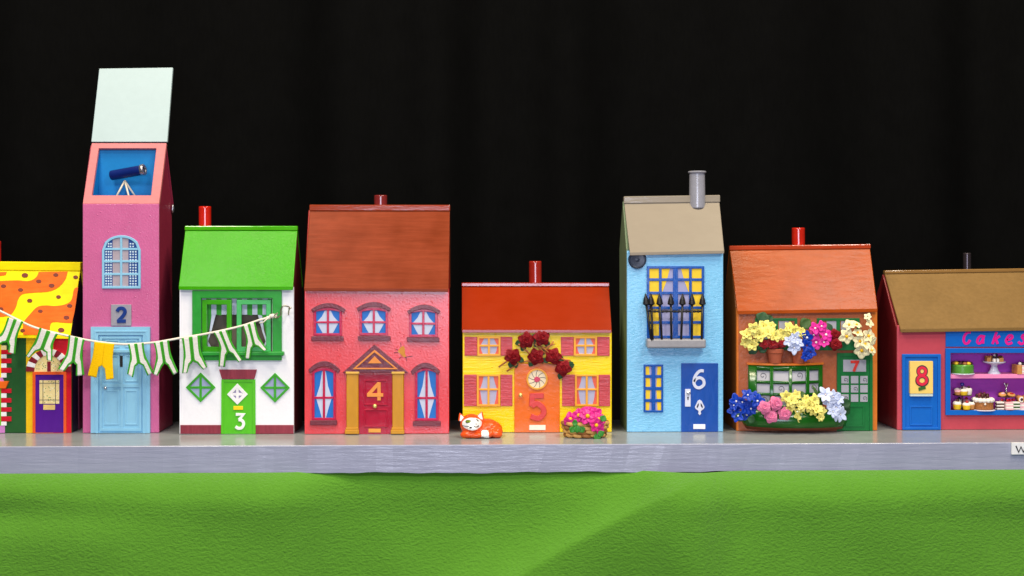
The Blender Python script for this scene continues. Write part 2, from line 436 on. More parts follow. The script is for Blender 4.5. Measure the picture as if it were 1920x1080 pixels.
pa = [tuple(q) for q in catmull([(-60, 548), (-20, 530), (4, 527), (32, 526), (55, 527), (68, 520), (73, 510)], 5)]
pa += [tuple(q) for q in catmull([(127, 509.5), (122, 525), (108, 540), (90, 547), (62, 549), (42, 552), (34, 562), (30, 576), (20, 590), (4, 594), (-60, 600)], 5)]
roof_patch(pa, 'orange_wave', M_o1, 0.9)
pb = [tuple(q) for q in catmull([(44, 628), (44, 606), (56, 590), (70, 576), (86, 573), (104, 574), (122, 571), (134, 563), (139, 543), (146.8, 538.5)], 5)]
pb += [(145.5, 548), (140, 585), (135, 605)] + [tuple(q) for q in catmull([(134, 606), (118, 605), (103, 604), (95, 608), (93, 628)], 5)]
roof_patch(pb, 'orange_wave', M_o1, 0.9)
roof_patch([(-30, 512), (13, 510), (11, 516), (-30, 522)], 'orange_wave', M_o1, 0.9)
M_br1 = paint((118, 38, 18), 0.5, 0.15)
for x, y, a in [(47, 516.5, 6), (105, 516, 5), (142, 520, 4.5), (73, 528, 5), (97, 536, 5.5), (39, 544, 5), (7, 537, 5), (56, 564, 5), (110, 557, 4.5), (76, 584, 4.5), (131, 574, 5), (125, 596, 5.5), (43, 620, 4.5), (2, 580, 5), (115, 619, 6)]:
    roof_patch([(x + a * math.cos(t * math.pi / 7), y + a * 0.68 * math.sin(t * math.pi / 7)) for t in range(14)], 'brown_spot', M_br1, 1.5)
# door
d1 = MB().prism(f, rect(66.5, 702.5, 119, 811), 0, 1.8).build('door', paint((82, 14, 140), 0.36, 0.2, (150, 150, 40)), r1)
MB().ring(f, [(61, 697.5), (124, 697.5), (124, 812), (61, 812)], [(66, 702.5), (119, 702.5), (119, 812.4), (66, 812.4)], -0.5, 4).build('door_frame', paint((232, 88, 30), 0.4, 0.2), d1, bevel=0.6)
pane = MB().prism(f, rect(74, 713, 111, 757), 1, 2.6).build('pane', M_cream1, d1)
g = MB()
for x in (80.5, 104): g.prism(f, rect(x - .5, 713, x + .5, 757), 2.4, 3.0)
for y in (718.5, 750): g.prism(f, rect(74, y - .5, 111, y + .5), 2.4, 2.85)
g.build('glazing_bar', M_ink, pane)
g = MB()
for k in range(46):
    x, y = random.uniform(75, 109), random.uniform(714, 755); g.prism(f, [(x, y), (x + random.uniform(1, 2.6), y - .8), (x + random.uniform(.6, 2), y + 1.4)], 2.4, 2.75, k % 2)
g.build('speckle', [paint((40, 130, 70), 0.5, 0), paint((255, 246, 225), 0.5, 0)], pane)
MB().prism(f, rect(81, 759, 103, 768.5), 1, 2.8).build('letter_plate', paint((232, 196, 120), 0.4, 0.1), d1, bevel=0.4)
fan = MB().prism(f, [(91 + 29 * math.cos(t * math.pi / 16), 697 - 33 * math.sin(t * math.pi / 16)) for t in range(17)], 0, 2).build('fanlight', M_cream1, r1)
g = MB()
for k in range(40):
    t, q = random.uniform(.1, 3.0), random.uniform(6, 27); x, y = 91 + q * math.cos(t), 696 - q * math.sin(t); g.prism(f, [(x, y), (x + 2, y - .8), (x + 1.2, y + 1.4)], 1.8, 2.2, k % 2)
g.build('speckle', [paint((40, 130, 70), 0.5, 0), paint((255, 246, 225), 0.5, 0)], fan)
MB().prism(f, rect(88.5, 678, 95, 696.5), 1.5, 2.9).build('mullion', M_mar1, fan)
for k in range(13):
    a0, a1 = math.pi * k / 13, math.pi * (k + 1) / 13
    P = [(91 + 27 * math.cos(a0), 697 - 31 * math.sin(a0)), (91 + 43 * math.cos(a0), 697 - 43 * math.sin(a0)), (91 + 43 * math.cos(a1), 697 - 43 * math.sin(a1)), (91 + 27 * math.cos(a1), 697 - 31 * math.sin(a1))]
    MB().prism(f, inset(P, 0.2), 0, 3.2).build('arch_brick', M_mar1 if k % 2 == 0 else M_white, fan, bevel=0.3)
# quoins and the bits of the neighbouring bay left of the green panel
ys = [(648, 656), (656.5, 664), (664.5, 672), (672.5, 681), (681.5, 689.5), (690, 699), (699.5, 708), (729, 737), (737.5, 746), (746.5, 755), (755.5, 763.5), (764, 772), (772.5, 780.5), (781, 790), (790.5, 798)]
for k, (a, b_) in enumerate(ys):
    red = k in (1, 3, 5, 7, 9, 11, 13)
    MB().prism(f, rect(2, a, 21 if red else 12, b_), 0, 2.4 if red else 2.1).build('quoin', M_red1 if red else (M_white if k else M_cream1), r1, bevel=0.3)  # topmost white quoin gets cream: the shade on it is painted in
MB().prism(f, rect(-150, 640, 2, 708), -1, 1.2).build('side_panel', M_y1, r1)
MB().prism(f, [(-40, 708), (5, 708), (7.5, 716), (-40, 716)], -1, 1.4).build('side_panel', M_lil1, r1)
MB().prism(f, [(-60, 715), (16, 715), (10, 728.5), (-60, 728.5)], 0, 5).build('canopy', M_o1, r1, bevel=0.5)
MB().prism(f, rect(-40, 729, 2, 798), -1, 1.2).build('side_door', M_lime1, r1)
MB().prism(f, rect(-30, 798.2, 9, 811.5), -1, 1.3).build('step', M_lil1, r1)
chimney(roof1, f, 58, -32, 1.2, 452, 494, paint((196, 32, 24), 0.25, 0.05))

# ---------------- house 2
f = 12
r2 = house(227, f, 'tall narrow pink model house with open roof lid and light blue door')
M_pink = paint((204, 102, 152), 0.18, 0.6, (520, 520, 420), 0.09, nib=1.2, spec=0.4, dist=0.0006); M_sal = paint((210, 124, 126), 0.42, 0.3, (120, 200, 200), 0.08, spec=0.12)
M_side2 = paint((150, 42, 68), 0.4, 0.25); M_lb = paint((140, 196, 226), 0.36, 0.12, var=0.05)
M_cav = paint((0, 122, 192), 0.45, 0.1, var=0.05)
mb = MB().prism(f, rect(155, 382, 298, 812), -6, 0); mb.build('front_wall', M_pink, r2, bevel=1.2)
dr = 57
A, B = W(155, 812, f), W(298, 812, f); Fl, Fr = W(155, 382, f), W(298, 382, f); Tl, Tr = W(172, 268, f + dr), W(312, 268, f + dr)
zf, zr = Fl.z - 0.5 * U, (Tl.z + Tr.z) / 2
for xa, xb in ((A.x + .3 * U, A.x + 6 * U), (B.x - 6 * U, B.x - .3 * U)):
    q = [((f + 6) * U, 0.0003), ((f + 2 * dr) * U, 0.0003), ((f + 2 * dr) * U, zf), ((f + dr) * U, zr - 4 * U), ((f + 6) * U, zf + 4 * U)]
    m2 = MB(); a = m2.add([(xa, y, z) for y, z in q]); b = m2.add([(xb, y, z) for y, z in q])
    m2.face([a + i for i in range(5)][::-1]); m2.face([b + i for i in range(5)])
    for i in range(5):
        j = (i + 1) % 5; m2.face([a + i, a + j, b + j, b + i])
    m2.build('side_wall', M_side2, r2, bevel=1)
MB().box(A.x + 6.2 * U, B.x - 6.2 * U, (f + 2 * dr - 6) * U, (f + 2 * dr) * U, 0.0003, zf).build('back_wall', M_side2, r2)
# sloping rim around the opening
def bil(px, py):
    v = (382 - py) / (382 - 268); return W(px, py, f + dr * v)
oc = [(155, 382), (298, 382), (312, 268), (172, 268)]; ic = [(172, 366), (283, 366), (293, 278), (185, 278)]
O = [bil(*p) for p in oc]; I = [bil(*p) for p in ic]; th = Vector((0, 7 * U, -3 * U))
mb = MB(); a = mb.add(O); b = mb.add(I); c = mb.add([p + th for p in O]); d = mb.add([p + th for p in I])
for i in range(4):
    j = (i + 1) % 4
    mb.face([a + i, a + j, b + j, b + i]); mb.face([b + i, b + j, d + j, d + i]); mb.face([a + j, a + i, c + i, c + j]); mb.face([c + i, d + i, d + j, c + j])
mb.build('roof_rim', M_sal, r2, bevel=0.9)
# blue box inside
xl, xr_ = I[0].x - 1 * U, I[1].x + 1 * U; zfl = I[0].z - 14 * U; ybk = (f + 60) * U
mb = MB()
mb.box(xl, xr_, (f + 8) * U, ybk, zfl - 2 * U, zfl); mb.box(xl, xr_, ybk, ybk + 2 * U, zfl - 2 * U, I[2].z + 0 * U)
for x in (xl - 2 * U, xr_):
    q = [((f + 14) * U, zfl), (ybk, zfl), (ybk, I[2].z - 4 * U), ((f + dr - 1) * U, I[2].z - 1 * U), ((f + 16) * U, I[0].z - 1 * U)]
    a = mb.add([(x, y, z) for y, z in q]); b = mb.add([(x + 2 * U, y, z) for y, z in q]); mb.face([a + i for i in range(5)][::-1]); mb.face([b + i for i in range(5)])
    for i in range(5): mb.face([a + i, a + (i + 1) % 5, b + (i + 1) % 5, b + i])
mb.build('roof_box', M_cav, r2)
BL, BR = Vector((Tl.x, (f + 2 * dr + 6) * U, zf - 4 * U)), Vector((Tr.x, (f + 2 * dr + 6) * U, zf - 4 * U)); g_ = Vector((0, 1 * U, -1 * U)); dz = Vector((0, 0, -6 * U))
MB().hexa([Tl + g_ + dz, Tr + g_ + dz, BR + dz, BL + dz, Tl + g_, Tr + g_, BR, BL]).build('roof', M_side2, r2, bevel=1)
L0, L1, L2, L3 = W(171, 266, f + dr - 2), W(313.5, 266, f + dr - 2), W(324, 126.5, f + dr + 48), W(186, 128.5, f + dr + 48)
t = Vector((0.0, 7 * U, -1 * U))
lid = MB().hexa([L0 + t, L1 + t, L1, L0, L3 + t, L2 + t, L2, L3])
lid.build('roof_lid', paint((170, 190, 194), 0.45, 0.12, (120, 120, 120), 0.03), r2, bevel=1)
hp = W(324, 391, f + 2 * dr - 8); MB().ell(hp, (3 * U, 4 * U, 9 * U)).build('catch', M_steel, r2)
# arched window
M_ging = paint((14, 66, 140), 0.5, 0.1); 
W2 = [([(195, 456), (202, 449), (211, 446), (211, 536), (195, 536)], M_ging), ([(241, 446), (250, 449), (259, 456), (259, 536), (241, 536)], M_ging)]
w2 = window(r2, f, 191, 441, 263.5, 541, 4.5, [227], [467, 490, 514], M_lb, paint((170, 158, 168), 0.5, 0.1), W2, arch=28, circ=True, mw=4)
mb = MB(); M_dot = paint((205, 228, 240), 0.5, 0.1)
for x in (199, 203.5, 208, 244.5, 249.5, 254.5):
    for k in range(17):
        y = 457 + k * 5
        if 199 < x < 254 or y > 462: mb.prism(f, [(x - 1.5, y - 1.3), (x + 1.4, y - 1.5), (x + 1.5, y + 1.3), (x - 1.3, y + 1.5)], 0.8, 1.35, jit=.3)
mb.build('check_pattern', M_dot, w2)
n2 = MB().prism(f, rect(208, 571, 246, 611), 0, 3).build('number_plate', paint((152, 150, 162), 0.55, 0.2), r2, bevel=0.8)
glyph(f, '2', 218, 577, 236, 604, 6.5, 2.8, 5).build('number', paint((12, 52, 130), 0.4, 0.1), n2, bevel=0.5)
# door with frame and panels
df = MB().ring(f, [(170, 613), (281, 613), (281, 812), (170, 812)], [(184, 628), (268, 628), (268, 812.3), (184, 812.3)], -0.5, 6)
d2 = MB().prism(f, rect(184, 628, 268, 811), -0.5, 2).build('door', M_lb, r2)
df.build('door_frame', M_lb, d2, bevel=1.2)
mb = MB().ring(f, rect(177, 620, 275, 812), rect(179.5, 622.5, 272.5, 812.4), 5.5, 7.2); mb.ring(f, rect(187, 631, 265, 808), rect(191, 635, 261, 803), 1.5, 4.5)
mb.prism(f, rect(184, 656, 268, 661), 1, 6); mb.prism(f, rect(191, 720, 261, 726), 1.5, 3.6); mb.prism(f, rect(226, 661, 231, 803), 1.5, 3.4)
mb.build('door_moulding', M_lb, d2, bevel=0.8)
for x0, x1, y0, y1 in ((195, 223, 731, 797), (234, 258, 731, 797), (195, 223, 666, 716), (234, 258, 666, 716), (196, 224, 637, 652), (234, 257, 637, 652)):
    MB().ring(f, rect(x0, y0, x1, y1), rect(x0 + 3, y0 + 3, x1 - 3, y1 - 3), 1.6, 3.2).build('door_panel', M_lb, d2, bevel=0.7)
MB().prism(f, rect(224.8, 667, 230, 688), 3, 4.2).build('letter_slot', M_black, d2)
knob(d2, f, 197.5, 727.5, 3, M_steel, 7)

# telescope standing in the open roof
tp = Vector((W(238, 340, f + 40).x, (f + 50) * U, zfl))
ts = thing('telescope', tp, 'small dark blue telescope on a silver tripod inside the open roof of the pink house', 'telescope')
a, b = W(209, 329, f + 45), W(268, 318.5, f + 30); ax = (b - a); Ln = ax.length; R_ = 9.6 * U
MB().lathe(a, [(R_ * .94, 0), (R_, 1 * U), (R_, Ln - 2 * U), (R_ * .96, Ln)], 30, axis=ax).build('tube', paint((8, 32, 104), 0.3, 0.08), ts)
lens = MB().lathe(b - ax.normalized() * 3 * U, [(R_ * 1.12, 0), (R_ * 1.16, 5 * U), (R_ * 1.02, 6.5 * U), (R_ * .62, 6.5 * U), (R_ * .6, 3 * U)], 30, axis=ax).build('lens_ring', M_steel, ts)
MB().lathe(b, [(R_ * .58, 0), (R_ * .58, 1.2 * U)], 24, axis=ax).build('lens', M_black, lens)
j = W(234, 339, f + 39)
for q in ((W(219, 367, f + 34)), (W(242, 370, f + 26)), (W(252, 366, f + 52))):
    e_ = j + (q - j) * ((j.z - zfl) / (j.z - q.z)); MB().tube([j, e_], 1.9 * U, 8).build('leg', paint((214, 206, 188), 0.4, 0.05), ts)

# ---------------- house 3
f = -8.5
r3 = house(442, f, 'white model house with bright green roof and green door')
M_w3 = paint((240, 239, 244), 0.5, 0.25, (260, 200, 260), 0.03, nib=0.3); M_mar3 = paint((112, 42, 52), 0.4, 0.2)
M_gr3 = paint((62, 160, 2), 0.22, 0.3, (330, 330, 330), 0.07, nib=0.4, spec=0.09); M_wf3 = paint((38, 148, 46), 0.3, 0.35, (150, 150, 150), 0.12, nib=0.5)
M_d3 = paint((84, 188, 22), 0.36, 0.15, (200, 200, 60)); M_bk3 = paint((136, 42, 58), 0.45, 0.5, (420, 100, 50), 0.2)
wall3, roof3, _ = body(r3, f, 336.5, 551, 538, 814, (335, 537, 549.5, 537.5), (348, 425, 558, 425), 62, M_w3, M_mar3, M_gr3, hole=(377.5, 560, 510, 660), cap=9, lip=7, capm=paint((70, 164, 4), 0.12, 0.15, (60, 200, 260), 0.08, nib=0.3, spec=0.7))
chimney(roof3, f, 62, 373, 396, 387, 426, paint((200, 30, 12), 0.12, 0.04, spec=0.8))
wi = MB().ring(f, rect(360, 544.5, 528, 676), rect(377, 559.5, 510.5, 660), -0.5, 5.5)
wn = wi.build('window', M_wf3, r3, bevel=1.4)
MB().prism(f, rect(360, 659.5, 532, 667), 0, 11).build('sill', M_wf3, wn, bevel=1.5)
# room niche behind
p0, p1 = W(377, 559, f), W(511, 661, f); y_in = (f + 48) * U
mb = MB().box(p0.x, p1.x, y_in, y_in + U, p1.z, p0.z); mb.box(p0.x, p1.x, (f + 6) * U, y_in, p1.z - U, p1.z); mb.box(p0.x, p1.x, (f + 6) * U, y_in, p0.z, p0.z + U)
mb.box(p0.x - U, p0.x, (f + 6) * U, y_in, p1.z, p0.z); mb.box(p1.x, p1.x + U, (f + 6) * U, y_in, p1.z, p0.z)
mb.build('room', paint((134, 122, 104), 0.7, 0.1), wn)
M_cw = paint((214, 222, 240), 0.7, 0.1); M_cg = paint((58, 170, 52), 0.7, 0.1)
ci = f + 12
mb = MB()
for k in range(14):
    x = 377 + k * 9.6; mb.prism(ci, [(x, 560), (x + 9.6, 560), (x + 9.6, 590 + 1.5 * (k % 2)), (x, 590)], 0, 1, k % 2)
mb.build('valance', [M_cw, M_cg], wn)
for sgn, xb in ((1, 381), (-1, 507)):
    mb = MB()
    for k in range(3):
        m = k % 2
        top = [(xb + sgn * 8 * k, 588), (xb + sgn * 8 * (k + 1), 588)]; mid = [(xb + sgn * 6 * (k + .6), 620), (xb + sgn * 6 * k, 620)]; tie = [(xb + sgn * 3 * (k + 1), 640), (xb + sgn * 3 * k, 640)]
        P = [top[0], top[1], mid[0], tie[0], tie[1], mid[1]]
        mb.prism(ci + 0.5, P, 0, 1, m)
        mb.prism(ci + 0.5, [(xb + sgn * 3 * k, 640), (xb + sgn * 3 * (k + 1), 640), (xb + sgn * 6.5 * (k + 1), 660), (xb + sgn * 6.5 * k, 660)], 0, 1, m)
    mb.build('curtain', [M_cw, M_cg], wn)
# two casements, the left one pushed outwards a little
M_ca = paint((62, 160, 24), 0.32, 0.3, nib=0.3); M_cb = paint((62, 176, 88), 0.32, 0.3, nib=0.3)
for (x0, y0, x1, y1, mt, ang) in ((379, 562, 436, 659, M_ca, 9), (444, 562, 508, 659, M_cb, 3)):
    fw = 9; mb = MB().ring(f, rect(x0, y0, x1, y1), rect(x0 + fw, y0 + fw, x1 - fw, y1 - fw), -4, 1.5)
    hx = W(x0 if ang == 9 else x1, y0, f).x; a_ = math.radians(ang) * (-1 if ang == 9 else 1); R_m = Matrix.Rotation(a_, 3, 'Z'); piv = Vector((hx, f * U, 0))
    mb.v = [piv + R_m @ (p - piv) for p in mb.v]
    mb.build('casement', mt, wn, bevel=0.8)
# diamonds
for cx_, cy_ in ((376, 726.5), (515.5, 727)):
    h = 28; O_ = [(cx_, cy_ - h), (cx_ + h, cy_), (cx_, cy_ + h), (cx_ - h, cy_)]
    wd = MB().prism(f, inset(O_, 3), -0.5, 0.6).build('window', paint((158, 168, 200), 0.4, 0.1), r3)
    fr = MB().ring(f, O_, inset(O_, 4.2), -0.3, 2.6); fr.prism(f, rect(cx_ - 2.2, cy_ - h + 4, cx_ + 2.2, cy_ + h - 4), 0, 2.2); fr.prism(f, rect(cx_ - h + 4, cy_ - 2.2, cx_ + h - 4, cy_ + 2.2), 0, 1.9)
    fr.build('frame', paint((62, 164, 34), 0.3, 0.2), wd, bevel=0.5)
for x0, x1 in ((338, 414.5), (479, 550.5)): MB().prism(f, rect(x0, 797, x1, 813.4), 0, 1.6).build('plinth', M_bk3, r3, bevel=0.4)
MB().prism(f, [(410.5, 693), (481.5, 693), (476.5, 711), (416, 711)], 0, 4).build('lintel', M_bk3, r3, bevel=0.6)
d3 = MB().prism(f, rect(418, 714, 475, 813), 0, 1.2).build('door', M_d3, r3)
MB().ring(f, [(415, 711.5), (478.5, 711.5), (479, 813.6), (414.5, 813.6)], [(419.5, 716), (474, 716), (474, 814), (419.5, 814)], -0.4, 2.6).build('door_frame', M_d3, d3, bevel=0.6)
O_ = [(445, 719), (464.5, 739.5), (445, 759), (425.5, 739.5)]
dw = MB().ring(f, O_, inset(O_, 6), 1, 3); dw.prism(f, rect(442.5, 724, 447.5, 755), 1, 2.8); dw.prism(f, rect(431, 737, 459, 742), 1, 2.6)
dw2 = dw.build('door_window', M_white, d3, bevel=0.4); MB().prism(f, inset(O_, 5), 1, 1.7).build('pane', paint((150, 142, 180), 0.5, 0.1), dw2)
MB().prism(f, rect(437.5, 761.5, 455.5, 768.5), 1, 2.8).build('letter_plate', paint((250, 212, 10), 0.35, 0.1), d3, bevel=0.4)
glyph(f, '3', 441, 775.5, 458, 804, 5.6, 1, 2.9).build('number', M_white, d3, bevel=0.4)
# hook screwed into the wall, a loop of wire
hk = [W(x, y, f - o_) for x, y, o_ in ((541, 590, 1), (541.5, 583, 8), (543, 577, 15), (537, 574, 20), (531, 574, 22), (527, 580, 21), (526, 590, 20), (520, 595.5, 19), (515, 595, 18), (515.5, 590, 18), (521, 587, 18))]
hook = MB().tube(catmull([tuple(p) for p in hk], 5), 1.25 * U, 8); p = W(541, 579, f - 14); q = W(546, 577, f - 16); hook.tube([p, q], 1.2 * U)
hook.build('hook', paint((170, 162, 140), 0.3, 0, metal=0.8), r3)

# ---------------- house 4
f = -15.6
r4 = house(705, f, 'wide coral pink model house with brown wooden roof and red door between ochre columns')
M_w4 = paint((222, 68, 74), 0.16, 0.36, (420, 420, 420), 0.09, nib=1.7, dist=0.0006, spec=0.5); M_rf4 = paint((132, 50, 14), 0.36, 0.3, (24, 220, 300), 0.22, nib=0.25, spec=0.12)
M_hd4 = paint((112, 44, 56), 0.2, 0.6, (350, 350, 350), 0.15, nib=0.6); M_f4 = paint((186, 20, 70), 0.2, 0.4, nib=0.5); M_bl4 = paint((14, 108, 196), 0.4, 0.1)
M_ed4 = paint((176, 34, 26), 0.35, 0.1); M_curt = paint((196, 204, 226), 0.5, 0.1, var=0.04)
wall4, roof4, _ = body(r4, f, 571, 842, 541, 814, (570, 540, 841, 542), (581.5, 386, 843.5, 386), 66, M_w4, M_ed4, M_rf4, cap=12, lip=6, capm=paint((150, 56, 26), 0.12, 0.15, (60, 200, 260), 0.08, nib=0.3, spec=0.7))
chimney(roof4, f, 66, 701.5, 726, 366, 387, paint((122, 36, 34), 0.12, 0.05, spec=0.8))
for x0, y0, x1, y1, sill, hood, tall in ((588, 577, 641, 629.5, (583.5, 630.5, 644, 638.5), (583, 580, 648, 8.5), 0), (674, 577, 727.5, 629, (671, 630, 732, 638), (668.5, 578, 733, 8.5), 0), (767, 579.5, 820.5, 632, (763, 632.5, 823.5, 641), (763.5, 583, 826, 8.5), 0),
                            (585, 690, 629.5, 788, (581, 788, 631.5, 797.5), (578, 693, 637.5, 10), 1), (778, 690, 822, 789, (774, 789.5, 826, 799), (770, 696, 825, 10), 1)):
    cx_ = (x0 + x1) / 2; hm = y0 + (y1 - y0) * (0.52 if not tall else 0.57); a = 4 if not tall else 7
    cu = []
    ft = 5
    tw, mw_, bw = ((5.5, 20, 9.5) if not tall else (3.5, 14.5, 4.0))
    for sg in (-1, 1):
        up = [(cx_ + sg * 1, y0 + ft + 0.3), (cx_ + sg * tw, y0 + ft + 0.4 + (1.5 if tall else 0)), (cx_ + sg * (tw + (mw_ - tw) * .38), y0 + (hm - y0) * .6), (cx_ + sg * mw_, hm - 1), (cx_ + sg * 1, hm - 1)]
        lo = [(cx_ + sg * 1, hm + 1), (cx_ + sg * (mw_ * 1.0), hm + 1), (cx_ + sg * (bw + (mw_ - bw) * .35), hm + (y1 - hm) * .55), (cx_ + sg * bw, y1 - ft), (cx_ + sg * 1, y1 - ft)]
        cu += [(up, M_curt), (lo, M_curt)]
    wd = window(r4, f, x0, y0, x1, y1, 4.6, [(cx_, 4.5)], [hm], M_f4, M_bl4, cu, arch=a, mw=4, th=3, jit=0.4)
    MB().prism(f, rect(*sill), 0, 5, jit=.5).build('sill', M_hd4, wd, bevel=0.8)
    hx0, hy, hx1, ht = hood; n = 14; mid = (hx0 + hx1) / 2; up = []; dn = []; rise = 12 if not tall else 16
    for i in range(n + 1):
        u = -1 + 2 * i / n; up.append((mid + u * (hx1 - hx0) / 2, hy - rise * (1 - u * u))); dn.append((mid + u * ((hx1 - hx0) / 2 - 3), hy + ht * (0.75 + .25 * (1 - u * u)) - rise * (1 - u * u)))
    MB().prism(f, up + dn[::-1], 0, 5).build('hood', M_hd4, wd, bevel=0.8)
M_oc4 = paint((198, 138, 14), 0.34, 0.2, (150, 150, 60), nib=0.15); M_d4 = paint((172, 8, 46), 0.2, 0.35, (120, 120, 120), 0.1, nib=0.5)
d4 = MB().prism(f, rect(671, 703, 737, 814), 0, 1.5).build('door', M_d4, r4)
mb = MB().ring(f, rect(682.5, 712, 727, 760), rect(685.5, 715, 724, 757), 1.2, 3); mb.ring(f, rect(682.5, 767, 727, 801), rect(685.5, 770, 724, 798), 1.2, 3); mb.build('door_panel', M_d4, d4, bevel=0.6)
glyph(f, '4', 688, 717, 718.5, 751, 6.5, 1.2, 3.6).build('number', paint((238, 150, 60), 0.4, 0.3), d4, bevel=0.4)
MB().prism(f, rect(691, 804, 714, 811), 1, 2.8).build('letter_plate', paint((230, 160, 60), 0.35, 0.2), d4, bevel=0.4)
knob(d4, f, 703, 761.5, 4, M_brass, 7)
for x0, x1 in ((649.5, 672), (735.5, 757)):
    c4 = MB().prism(f, rect(x0, 701, x1, 808), 0, 7).build('column', M_oc4, r4, bevel=1.5)
    mb = MB().prism(f, rect(x0 - 3, 806.5, x1 + 1, 814), 0, 9.5); mb.prism(f, rect(x0 - 1.5, 802, x1, 806.5), 0, 8.2); mb.build('base', M_oc4, c4, bevel=0.9)
    mb = MB().prism(f, rect(x0 - 1.5, 697, x1 + 1.5, 701.2), 0, 9); mb.build('capital', paint((226, 176, 70), 0.32, 0.2), c4, bevel=0.8)
T = [(642, 699), (702, 646), (766, 699)]
pd = MB().prism(f, T, 0, 8).build('pediment', M_hd4, r4, bevel=0.9)
T1 = [(661, 692.5), (702, 656), (746, 692.5)]; T2 = inset(T1, 3.6)
MB().ring(f, T1, T2, 7.5, 10).build('pediment_trim', paint((228, 138, 52), 0.36, 0.2), pd, bevel=0.5)
MB().prism(f, [(689.5, 681.5), (702, 668), (715.5, 681.5)], 7.5, 10).build('pediment_trim', paint((228, 138, 52), 0.36, 0.2), pd, bevel=0.5)
ch = MB().prism(f, [(751, 651), (757, 648.5), (759.5, 655), (759, 662), (761.5, 669), (757, 670), (751, 664), (745.5, 659.5)], 0, .9).build('chipped_patch', paint((206, 136, 52), 0.6, 0.3), r4)
mb = MB()
for P in ([(752, 650), (751.5, 642)], [(746, 660), (739, 661.5)], [(747, 657), (742, 654)], [(752, 669), (748, 674)], [(759, 670), (766, 669), (774, 667.5)], [(761, 670), (763, 677)]): mb.stroke(f, P, 0.8, 0, .6)
mb.build('crack_line', M_ink, ch)

# ---------------- house 5
f = -3
r5 = house(1006, f, 'low yellow model house with glossy rust red roof, red shutters and orange door')
M_w5 = paint((250, 214, 4), 0.2, 0.7, (60, 200, 420), 0.08, nib=0.8, spec=0.22); M_rf5 = paint((154, 42, 2), 0.16, 0.06, (60, 200, 200), 0.05, coat=0.4)
M_sh5 = paint((196, 70, 76), 0.22, 0.8, (60, 200, 480), 0.18, nib=0.3, dist=0.0009); M_f5 = paint((240, 168, 36), 0.36, 0.2); M_oc5 = paint((226, 98, 70), 0.45, 0.1)
wall5, roof5, _ = body(r5, f, 867.5, 1147, 620, 811, (866, 618.5, 1147, 619), (866, 531, 1141.5, 531), 58, M_w5, M_w5, M_rf5, cap=8, lip=6, capm=paint((150, 40, 24), 0.12, 0.15, (60, 200, 260), 0.08, nib=0.3, spec=0.7))
chimney(roof5, f, 58, 992, 1015.5, 489.5, 532, paint((152, 32, 20), 0.12, 0.04, spec=0.8))
for (sx0, sx1, y0, y1, x0, x1) in ((871, 961, 631, 667.5, 895, 938.5), (1052, 1143, 631, 667.5, 1076, 1119.5), (870, 961, 702, 762, 894, 938), (1054, 1144, 702, 762, 1078, 1122.5)):
    cx_ = (x0 + x1) / 2; hm = y0 + (y1 - y0) * .47; cu = []
    a, b, c_ = (9, 13, 11)
    for sg in (-1, 1):
        e_ = (x1 - x0) / 2 - 3
        P = [(cx_ + sg * e_, y0 + 3), (cx_ + sg * a, y0 + 3), (cx_ + sg * (a + 2.5), (y0 + hm) / 2), (cx_ + sg * (b + 3), hm), (cx_ + sg * (b + 1), (hm + y1) / 2), (cx_ + sg * c_, y1 - 3), (cx_ + sg * e_, y1 - 3)]
        cu.append((P, M_oc5))
    wd = window(r5, f, x0, y0, x1, y1, 3.8, [(cx_, 4)], [hm], M_f5, M_lace, cu, mw=3.6, th=3)
    for a_, b_ in ((sx0, x0 - 0.3), (x1 + 0.3, sx1)): MB().prism(f, rect(a_, y0 + .5, b_, y1 - .5), 0, 2.2, jit=.3).build('shutter', M_sh5, wd, bevel=0.6)
M_d5 = paint((230, 108, 20), 0.2, 0.35, (160, 160, 160), 0.08, nib=0.4)
dp = [(964.5, 811), (964.5, 694), (967, 686), (974, 681.5), (1040, 681.5), (1047, 686), (1049.5, 694), (1049.5, 811)]
d5 = MB().prism(f, dp, 0, 2.6).build('door', M_d5, r5, bevel=0.8)
C0 = [(1007 + 20 * math.cos(k * math.pi / 14), 711 + 20 * math.sin(k * math.pi / 14)) for k in range(28)]; C1 = [(1007 + 16.8 * math.cos(k * math.pi / 14), 711 + 16.8 * math.sin(k * math.pi / 14)) for k in range(28)]
dw = MB().ring(f, C0, C1, 2, 5).build('door_window', M_f5, d5, bevel=0.4)
pn = MB().prism(f, C1, 2, 3.2).build('pane', paint((244, 226, 190), 0.45, 0.1), dw)
mb = MB()
for k in range(9):
    a0 = k * 2 * math.pi / 9; P = [(1007 + q * math.cos(a0 + q * .035), 711 + q * math.sin(a0 + q * .035)) for q in (4, 9, 13, 16.6)]; mb.stroke(f, P, 0.8, 3, 3.6 + .01 * k)
mb.build('glazing_bar', M_ink, pn)
MB().prism(f, [(1007 + 6 * math.cos(k * .6283 * 1), 711.5 + (6 if k % 2 else 4.6) * math.sin(k * .6283)) for k in range(10)], 3, 4.2).build('rosette', paint((206, 64, 96), 0.4, 0.2), pn, bevel=0.4)
glyph(f, '5', 994, 740, 1020.5, 786, 10, 2.4, 5.2).build('number', paint((212, 62, 58), 0.3, 0.4, nib=0.4), d5, bevel=0.7)
MB().prism(f, rect(992.5, 797, 1023, 806.5), 2.4, 4).build('letter_plate', paint((246, 236, 218), 0.35, 0.1), d5, bevel=0.5)
knob(d5, f, 976, 741, 4, M_brass, 8)

